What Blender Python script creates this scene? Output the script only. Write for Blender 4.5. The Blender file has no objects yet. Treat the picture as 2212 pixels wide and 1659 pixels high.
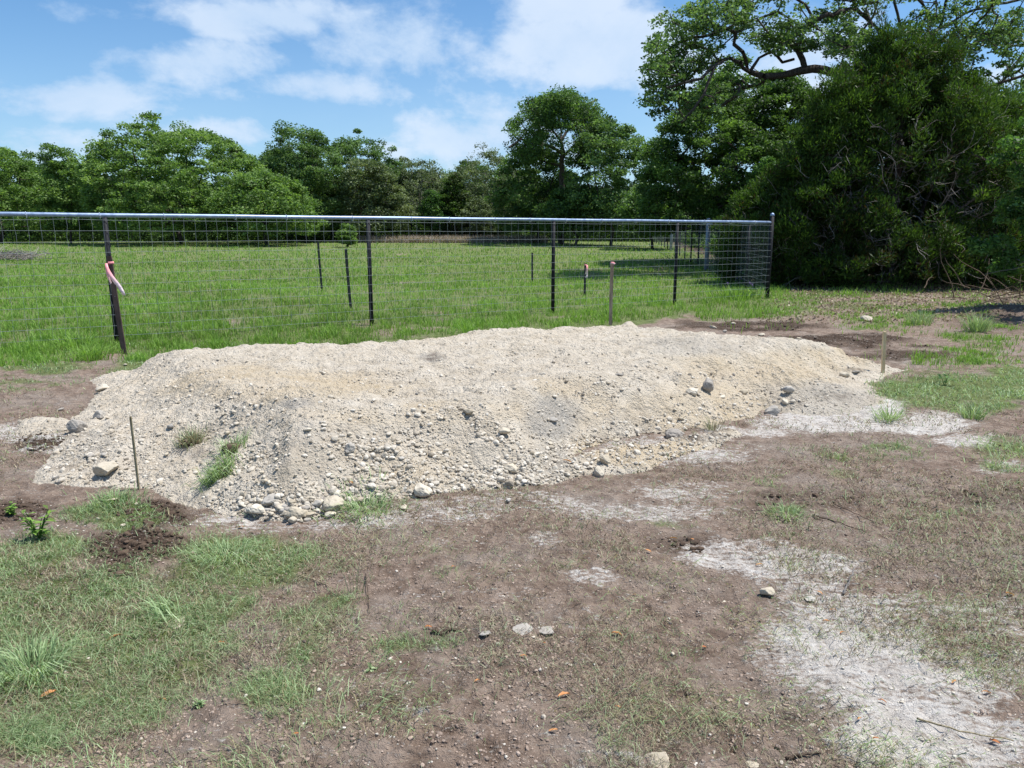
import bpy, bmesh, math, random
import numpy as np
from mathutils import Vector

# ------------------------------------------------------------------ camera, sky, sun, exposure
scene = bpy.context.scene
CAMZ = 1.6
PITCH = math.radians(11.15)
HFOV = math.radians(67.3)
FD = 1106.0 / math.tan(HFOV / 2)            # focal length for a picture 2212 units wide
cam_data = bpy.data.cameras.new("camera")
cam = bpy.data.objects.new("camera", cam_data)
scene.collection.objects.link(cam)
cam_data.sensor_fit = 'HORIZONTAL'
cam_data.angle = HFOV
cam_data.clip_start = 0.05
cam_data.clip_end = 2000
cam.location = (0, 0, CAMZ)
cam.rotation_euler = (math.radians(90) - PITCH, 0, 0)
scene.camera = cam
scene.render.resolution_x = 1024
scene.render.resolution_y = 768

SUN_EL = math.radians(67)
SUN_AZ = math.radians(86)                    # from +Y (view direction) towards +X
SUN_DIR = Vector((math.cos(SUN_EL) * math.sin(SUN_AZ), math.cos(SUN_EL) * math.cos(SUN_AZ), math.sin(SUN_EL)))
ld = bpy.data.lights.new("sun", 'SUN')
ld.energy = 4.6
ld.angle = math.radians(0.6)
ld.color = (1.0, 0.965, 0.91)
sun = bpy.data.objects.new("sun", ld)
sun.rotation_euler = SUN_DIR.to_track_quat('Z', 'Y').to_euler()
sun.location = (0, 0, 30)
scene.collection.objects.link(sun)
scene.view_settings.view_transform = 'Standard'
scene.view_settings.look = 'None'
scene.view_settings.exposure = 0.48
scene.view_settings.gamma = 1.0


class NT:
    """small helper for node trees"""
    def __init__(self, tree):
        self.t = tree
        tree.nodes.clear()

    def n(self, typ, **kw):
        nd = self.t.nodes.new(typ)
        for k, v in kw.items():
            if isinstance(k, str) and k.startswith('i_'):
                nd.inputs[int(k[2:])].default_value = v
            else:
                setattr(nd, k, v)
        return nd

    def link(self, a, b):
        self.t.links.new(a, b)

    def setin(self, sock, v):
        if hasattr(v, 'links') or isinstance(v, bpy.types.NodeSocket):
            self.t.links.new(v, sock)
        else:
            sock.default_value = v

    def m(self, op, a, b=0.0, c=None, clamp=False):
        nd = self.t.nodes.new('ShaderNodeMath')
        nd.operation = op
        nd.use_clamp = clamp
        self.setin(nd.inputs[0], a)
        self.setin(nd.inputs[1], b)
        if c is not None:
            self.setin(nd.inputs[2], c)
        return nd.outputs[0]

    def mix(self, fac, a, b, blend='MIX'):
        nd = self.t.nodes.new('ShaderNodeMix')
        nd.data_type = 'RGBA'
        nd.blend_type = blend
        self.setin(nd.inputs[0], fac)
        self.setin(nd.inputs[6], a if not isinstance(a, tuple) else (*a[:3], 1))
        self.setin(nd.inputs[7], b if not isinstance(b, tuple) else (*b[:3], 1))
        return nd.outputs[2]

    def ramp(self, fac, lo, hi, a=0.0, b=1.0):
        nd = self.t.nodes.new('ShaderNodeMapRange')
        nd.interpolation_type = 'SMOOTHSTEP'
        self.setin(nd.inputs[0], fac)
        nd.inputs[1].default_value = lo
        nd.inputs[2].default_value = hi
        nd.inputs[3].default_value = a
        nd.inputs[4].default_value = b
        return nd.outputs[0]

    def noise(self, vec, scale, detail=4, rough=0.55, dist=0.0):
        nd = self.t.nodes.new('ShaderNodeTexNoise')
        nd.inputs['Scale'].default_value = scale
        nd.inputs['Detail'].default_value = detail
        nd.inputs['Roughness'].default_value = rough
        nd.inputs['Distortion'].default_value = dist
        if vec is not None:
            self.link(vec, nd.inputs['Vector'])
        return nd.outputs['Fac']

    def voro(self, vec, scale, feature='F1', out='Distance', rnd=1.0):
        nd = self.t.nodes.new('ShaderNodeTexVoronoi')
        nd.feature = feature
        nd.inputs['Scale'].default_value = scale
        nd.inputs['Randomness'].default_value = rnd
        if vec is not None:
            self.link(vec, nd.inputs['Vector'])
        return nd.outputs[out]


C_P, S_P = math.cos(PITCH), math.sin(PITCH)


def ray(px, py):
    u = (px - 1106.0) / FD
    v = (829.5 - py) / FD
    return (u, C_P + v * S_P, -S_P + v * C_P)


world = bpy.data.worlds.new("World")
scene.world = world
world.use_nodes = True
W = NT(world.node_tree)
sky = W.n('ShaderNodeTexSky')
sky.sky_type = 'NISHITA'
sky.sun_disc = False
sky.sun_elevation = SUN_EL
sky.sun_rotation = SUN_AZ
sky.air_density = 1.0
sky.dust_density = 0.6
sky.ozone_density = 2.0
tc = W.n('ShaderNodeTexCoord')
sep = W.n('ShaderNodeSeparateXYZ')
W.link(tc.outputs['Generated'], sep.inputs[0])
yy = W.m('MAXIMUM', W.m('ABSOLUTE', sep.outputs[1]), 0.05)
U = W.m('DIVIDE', sep.outputs[0], yy)
V = W.m('DIVIDE', sep.outputs[2], yy)
mp = W.n('ShaderNodeMapping')
mp.inputs['Scale'].default_value = (1.0, 1.0, 1.7)
W.link(tc.outputs['Generated'], mp.inputs[0])
n1 = W.noise(mp.outputs[0], 4.4, 9, 0.6, 0.15)
n2 = W.noise(mp.outputs[0], 15.0, 8, 0.64, 0.2)
blobs = [  # picture position and half size of each cloud, weight
    (110, 30, 170, 50, 1.0), (560, 40, 200, 60, 1.0), (830, 90, 170, 95, 1.0), (420, 130, 240, 55, 0.95),
    (700, 190, 230, 45, 0.9), (150, 205, 230, 55, 1.0), (1320, 110, 210, 75, 1.05), (1220, 20, 140, 40, 0.7),
    (1030, 290, 170, 75, 0.85), (560, 280, 230, 45, 0.7), (1450, 150, 240, 70, 0.8), (80, 300, 200, 50, 0.6),
    (1750, 80, 260, 120, 0.8), (900, 340, 700, 60, 0.5), (-300, 150, 250, 100, .9), (2500, 200, 300, 160, .8)]
acc = None
for (bx, by, rx, ry, wt) in blobs:
    r0 = ray(bx, by)
    u0, v0 = r0[0] / r0[1], r0[2] / r0[1]
    su, sv = rx / FD, ry / FD
    a = W.m('MULTIPLY', W.m('SUBTRACT', U, u0), 1 / su)
    b = W.m('MULTIPLY', W.m('SUBTRACT', V, v0), 1 / sv)
    q = W.m('ADD', W.m('MULTIPLY', a, a), W.m('MULTIPLY', b, b))
    g = W.m('MULTIPLY', W.m('EXPONENT', W.m('MULTIPLY', q, -0.8)), wt)
    acc = g if acc is None else W.m('MAXIMUM', acc, g)
up = W.ramp(sep.outputs[2], 0.45, 0.9, 0.0, 0.35)
acc = W.m('ADD', acc, up)
dens = W.m('ADD', W.m('MULTIPLY', acc, 0.56), W.m('MULTIPLY', W.m('SUBTRACT', n1, 0.5), 1.55))
dens = W.m('ADD', dens, W.m('MULTIPLY', W.m('SUBTRACT', n2, 0.5), 0.36))
cf = W.ramp(dens, 0.15, 0.47, 0.0, 0.85)
haz = W.ramp(V, 0.0, 0.32, 0.35, 0.0)
cf = W.m('MAXIMUM', cf, haz)
skyc = W.mix(1.0, sky.outputs[0], (0.82, 1.16, 1.40), 'MULTIPLY')
cloudc = W.mix(W.ramp(n1, .35, .7), (5.4, 6.9, 8.9), (7.1, 8.1, 9.5))
col = W.mix(cf, skyc, cloudc)
bg = W.n('ShaderNodeBackground')
W.link(col, bg.inputs[0])
bg.inputs[1].default_value = 0.079
wo = W.n('ShaderNodeOutputWorld')
W.link(bg.outputs[0], wo.inputs[0])

# ------------------------------------------------------------------ numpy helpers
RNG = np.random.default_rng(7)


def _hash(xi, yi, seed):
    h = (xi.astype(np.int64).astype(np.uint64) * np.uint64(374761393) +
         yi.astype(np.int64).astype(np.uint64) * np.uint64(668265263) + np.uint64(seed * 974634777 + 12345)) & np.uint64(0xffffffff)
    h = ((h ^ (h >> np.uint64(13))) * np.uint64(1274126177)) & np.uint64(0xffffffff)
    h = ((h ^ (h >> np.uint64(15))) * np.uint64(2246822519)) & np.uint64(0xffffffff)
    return ((h ^ (h >> np.uint64(16))) & np.uint64(0xffff)).astype(np.float64) / 65535.0


def vnoise(x, y, seed=0):
    x = np.asarray(x, float); y = np.asarray(y, float)
    xi = np.floor(x); yi = np.floor(y)
    fx = x - xi; fy = y - yi
    fx = fx * fx * (3 - 2 * fx); fy = fy * fy * (3 - 2 * fy)
    a = _hash(xi, yi, seed); b = _hash(xi + 1, yi, seed)
    c = _hash(xi, yi + 1, seed); d = _hash(xi + 1, yi + 1, seed)
    return (a + (b - a) * fx) + ((c + (d - c) * fx) - (a + (b - a) * fx)) * fy


def fbm(x, y, seed=0, octv=4, lac=2.03, gain=0.5):
    s = 0; amp = 1; tot = 0; f = 1.0
    for o in range(octv):
        s = s + amp * vnoise(x * f + 17.3 * o, y * f - 9.1 * o, seed + o)
        tot += amp; amp *= gain; f *= lac
    return s / tot * 2 - 1       # -1..1


def worley(x, y, seed=0):
    xi = np.floor(x); yi = np.floor(y)
    best = np.full(np.shape(x), 9.0); ident = np.zeros(np.shape(x))
    for dx in (-1, 0, 1):
        for dy in (-1, 0, 1):
            cx = xi + dx; cy = yi + dy
            px = cx + _hash(cx, cy, seed + 1); py = cy + _hash(cx, cy, seed + 2)
            d = (px - x) ** 2 + (py - y) ** 2
            hid = _hash(cx, cy, seed + 3)
            m = d < best
            best = np.where(m, d, best); ident = np.where(m, hid, ident)
    return np.sqrt(best), ident


def sstep(a, b, x):
    t = np.clip((x - a) / (b - a), 0, 1)
    return t * t * (3 - 2 * t)


def GZ(x, y):
    """broad shape of the land: flat here, rising a little towards the trees"""
    r = np.asarray(y, float)
    z = 0.76 * sstep(18, 75, r)
    z = z + 0.03 * fbm(np.asarray(x) * 0.15, r * 0.15, 5, 2) * sstep(12, 22, r)
    return z


def P(px, py, z=None):
    """point of the land seen at a picture position (2212 x 1659)"""
    u, vy, vz = ray(px, py)
    zz = 0.0 if z is None else z
    x = y = 0
    for k in range(14):
        t = (zz - CAMZ) / vz if vz < -1e-4 else 100.0 / vy
        x, y = u * t, vy * t
        if z is None:
            y = min(y, 120.0); x = u * y / vy
            zz = 0.6 * zz + 0.4 * float(GZ(x, y))
    return (x, y, zz)


def AT(px, py, depth):
    """point at forward distance depth (along +Y)"""
    u, vy, vz = ray(px, py)
    t = depth / vy
    return np.array((u * t, depth, CAMZ + vz * t))


def toD(x, y, z=0.0):
    d = y * C_P - (z - CAMZ) * S_P
    upc = y * S_P + (z - CAMZ) * C_P
    d = np.maximum(d, 0.3)
    return 1106 + FD * x / d, 829.5 - FD * upc / d


def poly_sd(x, y, poly, vals):
    """distance inside polygon (>0 inside) and interpolated vertex value at the nearest edge"""
    shp = np.shape(x)
    x = np.ravel(x); y = np.ravel(y)
    n = len(poly)
    best = np.full(x.shape, 1e9); val = np.zeros(x.shape); inside = np.zeros(x.shape, bool); wsum = np.zeros(x.shape)
    for i in range(n):
        ax, ay = poly[i][:2]; bx, by = poly[(i + 1) % n][:2]
        dx, dy = bx - ax, by - ay
        t = np.clip(((x - ax) * dx + (y - ay) * dy) / (dx * dx + dy * dy + 1e-12), 0, 1)
        d = np.hypot(x - (ax + t * dx), y - (ay + t * dy))
        v = vals[i] * (1 - t) + vals[(i + 1) % n] * t
        wq = math.hypot(dx, dy) / (d * d + 0.004) ** 1.5
        val = val + v * wq; wsum = wsum + wq
        best = np.minimum(best, d)
        cond = ((ay > y) != (by > y)) & (x < (bx - ax) * (y - ay) / (by - ay + 1e-12) + ax)
        inside ^= cond
    sd = np.where(inside, best, -best)
    return sd.reshape(shp), (val / wsum).reshape(shp)


def make_mesh(name, verts, faces_list, mats=(), smooth=False, attrs=None):
    """faces_list: list of int arrays (M,k)"""
    me = bpy.data.meshes.new(name)
    verts = np.asarray(verts, np.float32)
    me.vertices.add(len(verts))
    me.vertices.foreach_set('co', verts.ravel())
    loops = np.concatenate([np.asarray(f, np.int32).ravel() for f in faces_list])
    counts = np.concatenate([np.full(len(f), np.shape(f)[1], np.int32) for f in faces_list])
    starts = np.concatenate([[0], np.cumsum(counts)[:-1]]).astype(np.int32)
    me.loops.add(len(loops))
    me.loops.foreach_set('vertex_index', loops)
    me.polygons.add(len(counts))
    me.polygons.foreach_set('loop_start', starts)
    me.polygons.foreach_set('use_smooth', np.full(len(counts), smooth))
    for m in mats:
        me.materials.append(m)
    me.update(calc_edges=True)
    if attrs:
        for k, v in attrs.items():
            v = np.asarray(v, np.float32)
            if v.ndim == 1:
                a = me.attributes.new(k, 'FLOAT', 'POINT')
                a.data.foreach_set('value', v)
            else:
                a = me.attributes.new(k, 'FLOAT_VECTOR', 'POINT')
                a.data.foreach_set('vector', v.ravel())
    return me


def link(name, me, parent=None, loc=None):
    o = bpy.data.objects.new(name, me)
    scene.collection.objects.link(o)
    if parent is not None:
        o.parent = parent
    if loc is not None:
        o.location = loc
    return o


def tag(o, label=None, cat=None, group=None, kind=None):
    if label: o['label'] = label
    if cat: o['category'] = cat
    if group: o['group'] = group
    if kind: o['kind'] = kind
    return o


def empty(name, loc, label, cat, group=None):
    o = bpy.data.objects.new(name, None)
    scene.collection.objects.link(o)
    o.location = loc
    o.empty_display_size = 0.2
    return tag(o, label, cat, group)


def local(me_verts, origin):
    return np.asarray(me_verts) - np.asarray(origin)


# tubes ------------------------------------------------------------
def tube(pts, radii, sides=6, closed_ends=True):
    pts = np.asarray(pts, float); n = len(pts)
    radii = np.broadcast_to(np.asarray(radii, float), (n,))
    d = np.gradient(pts, axis=0)
    d /= np.linalg.norm(d, axis=1)[:, None] + 1e-9
    ref = np.array((0.0, 0.0, 1.0)) if abs(d[0][2]) < 0.8 else np.array((1.0, 0.0, 0.0))
    a = np.cross(d, ref); a /= np.linalg.norm(a, axis=1)[:, None] + 1e-9
    b = np.cross(d, a)
    th = np.arange(sides) * 2 * math.pi / sides
    V = pts[:, None, :] + radii[:, None, None] * (np.cos(th)[None, :, None] * a[:, None, :] + np.sin(th)[None, :, None] * b[:, None, :])
    V = V.reshape(-1, 3)
    i = np.arange(n - 1)[:, None] * sides; j = np.arange(sides)[None, :]; j2 = (j + 1) % sides
    F = np.stack([i + j, i + j2, i + sides + j2, i + sides + j], -1).reshape(-1, 4)
    tris = []
    if closed_ends:
        c0 = len(V); V = np.vstack([V, pts[0], pts[-1]])
        for k in range(sides):
            tris.append((c0, (k + 1) % sides, k))
            tris.append((c0 + 1, (n - 1) * sides + k, (n - 1) * sides + (k + 1) % sides))
    return V, F, np.array(tris, int).reshape(-1, 3)


class MB:
    """collects pieces of ONE mesh"""
    def __init__(self):
        self.v = []; self.q = []; self.t = []; self.n = 0; self.tint = []

    def add(self, V, Q=None, T=None, tint=0.5):
        V = np.asarray(V, float)
        if Q is not None and len(Q): self.q.append(np.asarray(Q) + self.n)
        if T is not None and len(T): self.t.append(np.asarray(T) + self.n)
        self.v.append(V); self.n += len(V)
        self.tint.append(np.broadcast_to(np.asarray(tint, float), (len(V),)))

    def tube(self, pts, r, sides=6, closed=True, tint=0.5):
        V, F, T = tube(pts, r, sides, closed)
        self.add(V, F, T, tint)

    def box(self, c, s, rot=0.0, tint=0.5):
        c = np.asarray(c, float); s = np.asarray(s, float) / 2
        V = np.array([(x, y, z) for x in (-1, 1) for y in (-1, 1) for z in (-1, 1)], float) * s
        cr, sr = math.cos(rot), math.sin(rot)
        V = np.stack([V[:, 0] * cr - V[:, 1] * sr, V[:, 0] * sr + V[:, 1] * cr, V[:, 2]], 1) + c
        Q = [(0, 1, 3, 2), (4, 6, 7, 5), (0, 4, 5, 1), (2, 3, 7, 6), (0, 2, 6, 4), (1, 5, 7, 3)]
        self.add(V, Q, None, tint)

    def build(self, name, mat, parent=None, origin=(0, 0, 0), smooth=False):
        fl = []
        if self.q: fl.append(np.vstack(self.q))
        if self.t: fl.append(np.vstack(self.t))
        me = make_mesh(name, np.vstack(self.v) - np.asarray(origin, float), fl, [mat], smooth, {'tint': np.concatenate(self.tint)})
        o = link(name, me, parent)
        if parent is None:
            o.location = origin
        return o


# ------------------------------------------------------------------ materials
def new_mat(name):
    m = bpy.data.materials.new(name)
    m.use_nodes = True
    t = NT(m.node_tree)
    out = t.n('ShaderNodeOutputMaterial')
    return m, t, out


def princ(t, out, color, rough=0.8, metal=0.0, spec=0.3, bump=None, bstr=0.4, bdist=0.01):
    p = t.n('ShaderNodeBsdfPrincipled')
    t.setin(p.inputs['Base Color'], color if not isinstance(color, tuple) else (*color[:3], 1))
    t.setin(p.inputs['Roughness'], rough)
    p.inputs['Metallic'].default_value = metal
    p.inputs['Specular IOR Level'].default_value = spec
    if bump is not None:
        b = t.n('ShaderNodeBump')
        b.inputs['Strength'].default_value = bstr
        b.inputs['Distance'].default_value = bdist
        t.link(bump, b.inputs['Height'])
        t.link(b.outputs[0], p.inputs['Normal'])
    t.link(p.outputs[0], out.inputs[0])
    return p


def attr(t, name, vec=False):
    a = t.n('ShaderNodeAttribute')
    a.attribute_name = name
    return a.outputs['Vector' if vec else 'Fac']


def geo_pos(t):
    return t.n('ShaderNodeNewGeometry').outputs['Position']


def leaf_mat(name, stops, trans=0.35, rough=0.55, spec=0.25):
    m, t, out = new_mat(name)
    fac = attr(t, 'tint')
    cr = t.n('ShaderNodeValToRGB')
    el = cr.color_ramp.elements
    el[0].position = stops[0][0]; el[0].color = (*stops[0][1], 1)
    el[1].position = stops[-1][0]; el[1].color = (*stops[-1][1], 1)
    for s in stops[1:-1]:
        e = el.new(s[0]); e.color = (*s[1], 1)
    t.link(fac, cr.inputs[0])
    p = t.n('ShaderNodeBsdfPrincipled')
    t.link(cr.outputs[0], p.inputs['Base Color'])
    p.inputs['Roughness'].default_value = rough
    p.inputs['Specular IOR Level'].default_value = spec
    tr = t.n('ShaderNodeBsdfTranslucent')
    tcol = t.mix(1.0, cr.outputs[0], (1.25, 1.35, 0.6), 'MULTIPLY')
    t.link(tcol, tr.inputs[0])
    mx = t.n('ShaderNodeMixShader')
    mx.inputs[0].default_value = trans
    t.link(p.outputs[0], mx.inputs[1]); t.link(tr.outputs[0], mx.inputs[2])
    t.link(mx.outputs[0], out.inputs[0])
    return m


def bark_mat(name, a, b, scale=6.0):
    m, t, out = new_mat(name)
    pos = geo_pos(t)
    mpn = t.n('ShaderNodeMapping'); mpn.inputs['Scale'].default_value = (1, 1, 0.25)
    t.link(pos, mpn.inputs[0])
    n = t.noise(mpn.outputs[0], scale * 3, 5, 0.65)
    c = t.mix(t.ramp(n, 0.3, 0.7), a, b)
    princ(t, out, c, 0.9, 0, 0.15, n, 0.8, 0.03)
    return m


M = {}
G1 = [(0.0, (0.026, 0.05, 0.012)), (0.5, (0.062, 0.12, 0.022)), (1.0, (0.125, 0.2, 0.045))]
M['leaf_oak_light'] = leaf_mat('leaf_oak_light', [(0.0, (0.05, 0.095, 0.024)), (0.5, (0.14, 0.24, 0.062)), (1.0, (0.28, 0.4, 0.13))], .4)
M['leaf_oak_mid'] = leaf_mat('leaf_oak_mid', [(0.0, (0.04, 0.075, 0.025)), (0.5, (0.105, 0.185, 0.06)), (1.0, (0.22, 0.33, 0.13))], .38)
M['leaf_oak_grey'] = leaf_mat('leaf_oak_grey', [(0.0, (0.05, 0.07, 0.035)), (0.5, (0.13, 0.175, 0.08)), (1.0, (0.25, 0.3, 0.15))], .3)
M['leaf_oak_dark'] = leaf_mat('leaf_oak_dark', [(0.0, (0.025, 0.05, 0.018)), (0.5, (0.08, 0.15, 0.042)), (1.0, (0.18, 0.3, 0.085))], .42)
M['leaf_juniper'] = leaf_mat('leaf_juniper', [(0.0, (0.016, 0.024, 0.006)), (0.12, (0.07, 0.045, 0.015)), (0.2, (0.026, 0.055, 0.012)), (0.6, (0.062, 0.122, 0.02)), (1.0, (0.15, 0.25, 0.04))], .34)
M['leaf_shrub'] = leaf_mat('leaf_shrub', [(0.0, (0.03, 0.07, 0.02)), (0.5, (0.075, 0.16, 0.04)), (1.0, (0.14, 0.26, 0.08))], .4)
M['leaf_far'] = leaf_mat('leaf_far', [(0.0, (0.02, 0.035, 0.014)), (1.0, (0.06, 0.09, 0.035))], .2)
M['grass_field'] = leaf_mat('grass_field', [(0.0, (0.3, 0.27, 0.14)), (0.12, (0.14, 0.18, 0.06)), (0.5, (0.2, 0.34, 0.062)), (1.0, (0.31, 0.49, 0.12))], .4)
M['grass_near'] = leaf_mat('grass_near', [(0.0, (0.4, 0.34, 0.2)), (0.1, (0.24, 0.24, 0.13)), (0.2, (0.13, 0.18, 0.085)), (0.6, (0.29, 0.4, 0.19)), (1.0, (0.5, 0.6, 0.36))], .3)
M['litter'] = leaf_mat('litter', [(0.0, (0.1, 0.072, 0.052)), (0.3, (0.24, 0.18, 0.125)), (0.5, (0.46, 0.39, 0.27)), (0.7, (0.22, 0.27, 0.14)), (1.0, (0.42, 0.48, 0.29))], .15)
M['dry_grass'] = leaf_mat('dry_grass', [(0.0, (0.22, 0.17, 0.13)), (1.0, (0.5, 0.42, 0.36))], .2)
M['leaf_orange'] = leaf_mat('leaf_orange', [(0.0, (0.35, 0.1, 0.03)), (1.0, (0.62, 0.3, 0.12))], .15)
M['flower'] = leaf_mat('flower', [(0.0, (0.2, 0.12, 0.5)), (1.0, (0.4, 0.25, 0.7))], .3)
M['bark'] = bark_mat('bark', (0.03, 0.024, 0.02), (0.11, 0.095, 0.082))
M['bark_grey'] = bark_mat('bark_grey', (0.12, 0.1, 0.085), (0.3, 0.27, 0.24))
M['twig_grey'] = bark_mat('twig_grey', (0.15, 0.13, 0.12), (0.36, 0.33, 0.3), 20)
M['twig_brown'] = bark_mat('twig_brown', (0.06, 0.04, 0.03), (0.2, 0.15, 0.11), 25)


def metal_mat(name, a, b, rough, metal, scale=30, spec=.5):
    m, t, out = new_mat(name)
    n = t.noise(geo_pos(t), scale, 5, 0.6)
    c = t.mix(t.ramp(n, 0.35, 0.7), a, b)
    princ(t, out, c, t.ramp(n, 0.2, 0.8, rough - 0.08, rough + 0.12), metal, spec, n, 0.15, 0.003)
    return m


M['pipe'] = metal_mat('pipe', (0.2, 0.27, 0.4), (0.3, 0.38, 0.52), 0.42, 0.5, 12)
M['post'] = metal_mat('post', (0.01, 0.011, 0.014), (0.024, 0.025, 0.03), 0.65, 0.0, 30, .2)
M['post_grey'] = metal_mat('post_grey', (0.22, 0.25, 0.3), (0.32, 0.35, 0.4), 0.5, 0.3)
M['wire'] = metal_mat('wire', (0.13, 0.16, 0.17), (0.24, 0.28, 0.3), 0.7, 0.0, 8)
M['tie'] = metal_mat('tie', (0.5, 0.54, 0.6), (0.7, 0.74, 0.8), 0.4, 0.6, 8)
M['t_post'] = metal_mat('t_post', (0.03, 0.035, 0.03), (0.09, 0.085, 0.07), 0.6, 0.2, 14)
M['stake_brown'] = bark_mat('stake_brown', (0.075, 0.05, 0.042), (0.14, 0.1, 0.085), 5)
M['stake_weathered'] = bark_mat('stake_weathered', (0.26, 0.19, 0.13), (0.42, 0.32, 0.23), 5)
M['lath'] = bark_mat('lath', (0.6, 0.45, 0.25), (0.78, 0.63, 0.4), 12)
M['lath_grey'] = bark_mat('lath_grey', (0.24, 0.19, 0.11), (0.42, 0.36, 0.24), 12)
m, t, out = new_mat('ribbon')
gz = t.n('ShaderNodeSeparateXYZ'); t.link(t.n('ShaderNodeTexCoord').outputs['Generated'], gz.inputs[0])
c = t.mix(t.ramp(gz.outputs[2], 0.3, 0.85), (0.88, 0.7, 0.73), (0.88, 0.32, 0.34))
princ(t, out, c, 0.45, 0, 0.4)
M['ribbon'] = m


def stone_mat(name, a, b, c3, rnd=True):
    m, t, out = new_mat(name)
    pos = geo_pos(t)
    n = t.noise(pos, 28, 6, 0.65)
    n2 = t.noise(pos, 110, 3, 0.6)
    if rnd:
        tint = t.n('ShaderNodeObjectInfo').outputs['Random']
    else:
        tint = attr(t, 'tint')
    base = t.mix(tint, a, b)
    base = t.mix(t.ramp(n, 0.48, 0.75, 0, 0.75), base, c3)
    h = t.m('ADD', n, t.m('MULTIPLY', n2, 0.4))
    princ(t, out, base, 0.92, 0, 0.2, h, 0.7, 0.006)
    return m


M['stone'] = stone_mat('stone', (0.42, 0.36, 0.27), (0.6, 0.54, 0.44), (0.30, 0.25, 0.18), True)
M['gravel'] = stone_mat('gravel', (0.33, 0.28, 0.215), (0.62, 0.57, 0.49), (0.42, 0.36, 0.26), False)
M['stone_dark'] = stone_mat('stone_dark', (0.3, 0.27, 0.235), (0.46, 0.43, 0.38), (0.13, 0.11, 0.095), True)
M['clod'] = stone_mat('clod', (0.05, 0.034, 0.025), (0.11, 0.075, 0.052), (0.17, 0.125, 0.09), False)

M['crumb'] = stone_mat('crumb', (0.18, 0.13, 0.1), (0.42, 0.33, 0.265), (0.28, 0.21, 0.165), False)
# ground: colours are stored per point (soil, grass, chalk dust, dark fresh soil with painted bank shade), detail is procedural
m, t, out = new_mat('soil')
pos = geo_pos(t)
ms = attr(t, 'mask', True)
sp = t.n('ShaderNodeSeparateXYZ'); t.link(ms, sp.inputs[0])
gm, cm, dm = sp.outputs
nA = t.noise(pos, 1.3, 5, 0.6); nB = t.noise(pos, 9, 6, 0.65); nC = t.noise(pos, 55, 5, 0.7); nD = t.noise(pos, 240, 3, 0.6)
mp2 = t.n('ShaderNodeMapping'); mp2.inputs['Scale'].default_value = (14, 45, 20); mp2.inputs['Rotation'].default_value = (0, 0, 0.25)
t.link(pos, mp2.inputs[0])
nS = t.noise(mp2.outputs[0], 1.0, 4, 0.6)
brown = t.mix(t.ramp(nB, 0.3, 0.7), (0.165, 0.114, 0.084), (0.355, 0.27, 0.212))
brown = t.mix(t.ramp(nC, 0.5, 0.8, 0, 0.55), brown, (0.4, 0.33, 0.26))
brown = t.mix(t.ramp(nS, 0.5, 0.68, 0, 0.6), brown, (0.11, 0.078, 0.058))
brown = t.mix(t.ramp(nA, 0.45, 0.7, 0, 0.45), brown, (0.33, 0.29, 0.25))
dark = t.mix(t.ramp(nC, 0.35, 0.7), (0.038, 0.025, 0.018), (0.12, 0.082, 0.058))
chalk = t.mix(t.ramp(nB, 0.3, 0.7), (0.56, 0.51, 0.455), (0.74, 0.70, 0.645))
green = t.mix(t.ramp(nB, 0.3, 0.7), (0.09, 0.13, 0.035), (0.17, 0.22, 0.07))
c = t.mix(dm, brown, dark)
cbrk = t.m('ADD', cm, t.m('ADD', t.m('MULTIPLY', t.m('SUBTRACT', nC, 0.5), 1.9), t.m('MULTIPLY', t.m('SUBTRACT', nS, 0.5), 2.2)))
c = t.mix(t.ramp(cbrk, 0.2, 0.95, 0, 0.93), c, chalk)
gbrk = t.m('ADD', gm, t.m('MULTIPLY', t.m('SUBTRACT', nC, 0.5), 0.5))
c = t.mix(t.ramp(gbrk, 0.25, 0.85, 0, 0.85), c, green)
# scattered pale grit
vg = t.voro(pos, 38)
grit = t.m('MULTIPLY', t.ramp(vg, 0.10, 0.2, 1, 0), t.ramp(nA, 0.4, 0.6))
c = t.mix(t.m('MULTIPLY', grit, 0.55), c, (0.5, 0.47, 0.42))
hh = t.m('ADD', t.m('MULTIPLY', nB, 1.2), t.m('ADD', t.m('MULTIPLY', nC, 0.7), t.m('ADD', t.m('MULTIPLY', nD, 0.25), t.m('MULTIPLY', nS, 0.7))))
princ(t, out, c, 0.95, 0, 0.12, hh, 1.0, 0.034)
M['soil'] = m

m, t, out = new_mat('caliche')
pos = geo_pos(t)
ms = attr(t, 'mask', True)
sp = t.n('ShaderNodeSeparateXYZ'); t.link(ms, sp.inputs[0])
gy, yl, dk = sp.outputs          # grey, yellow, dark amounts (dirt, and shade painted under the front face)
nB = t.noise(pos, 5, 6, 0.65); nC = t.noise(pos, 42, 5, 0.7); nD = t.noise(pos, 160, 4, 0.65)
c = t.mix(t.ramp(nB, 0.3, 0.7), (0.5, 0.43, 0.335), (0.64, 0.57, 0.47))
c = t.mix(t.m('MULTIPLY', yl, t.ramp(nC, 0.3, 0.7, 0.4, 1.0)), c, (0.53, 0.41, 0.25))
c = t.mix(t.m('MULTIPLY', gy, 0.8), c, (0.33, 0.31, 0.28))
c = t.mix(t.ramp(nD, 0.52, 0.75, 0, 0.5), c, (0.3, 0.25, 0.19))
c = t.mix(dk, c, (0.12, 0.09, 0.07))
v1 = t.voro(pos, 30); v2 = t.voro(pos, 75)
hh = t.m('ADD', t.m('MULTIPLY', nC, 0.8), t.m('ADD', t.m('MULTIPLY', t.m('SUBTRACT', 1.0, v1), 0.5), t.m('ADD', t.m('MULTIPLY', t.m('SUBTRACT', 1.0, v2), 0.35), t.m('MULTIPLY', nD, 0.35))))
princ(t, out, c, 0.95, 0, 0.15, hh, 1.0, 0.03)
M['caliche'] = m

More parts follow.
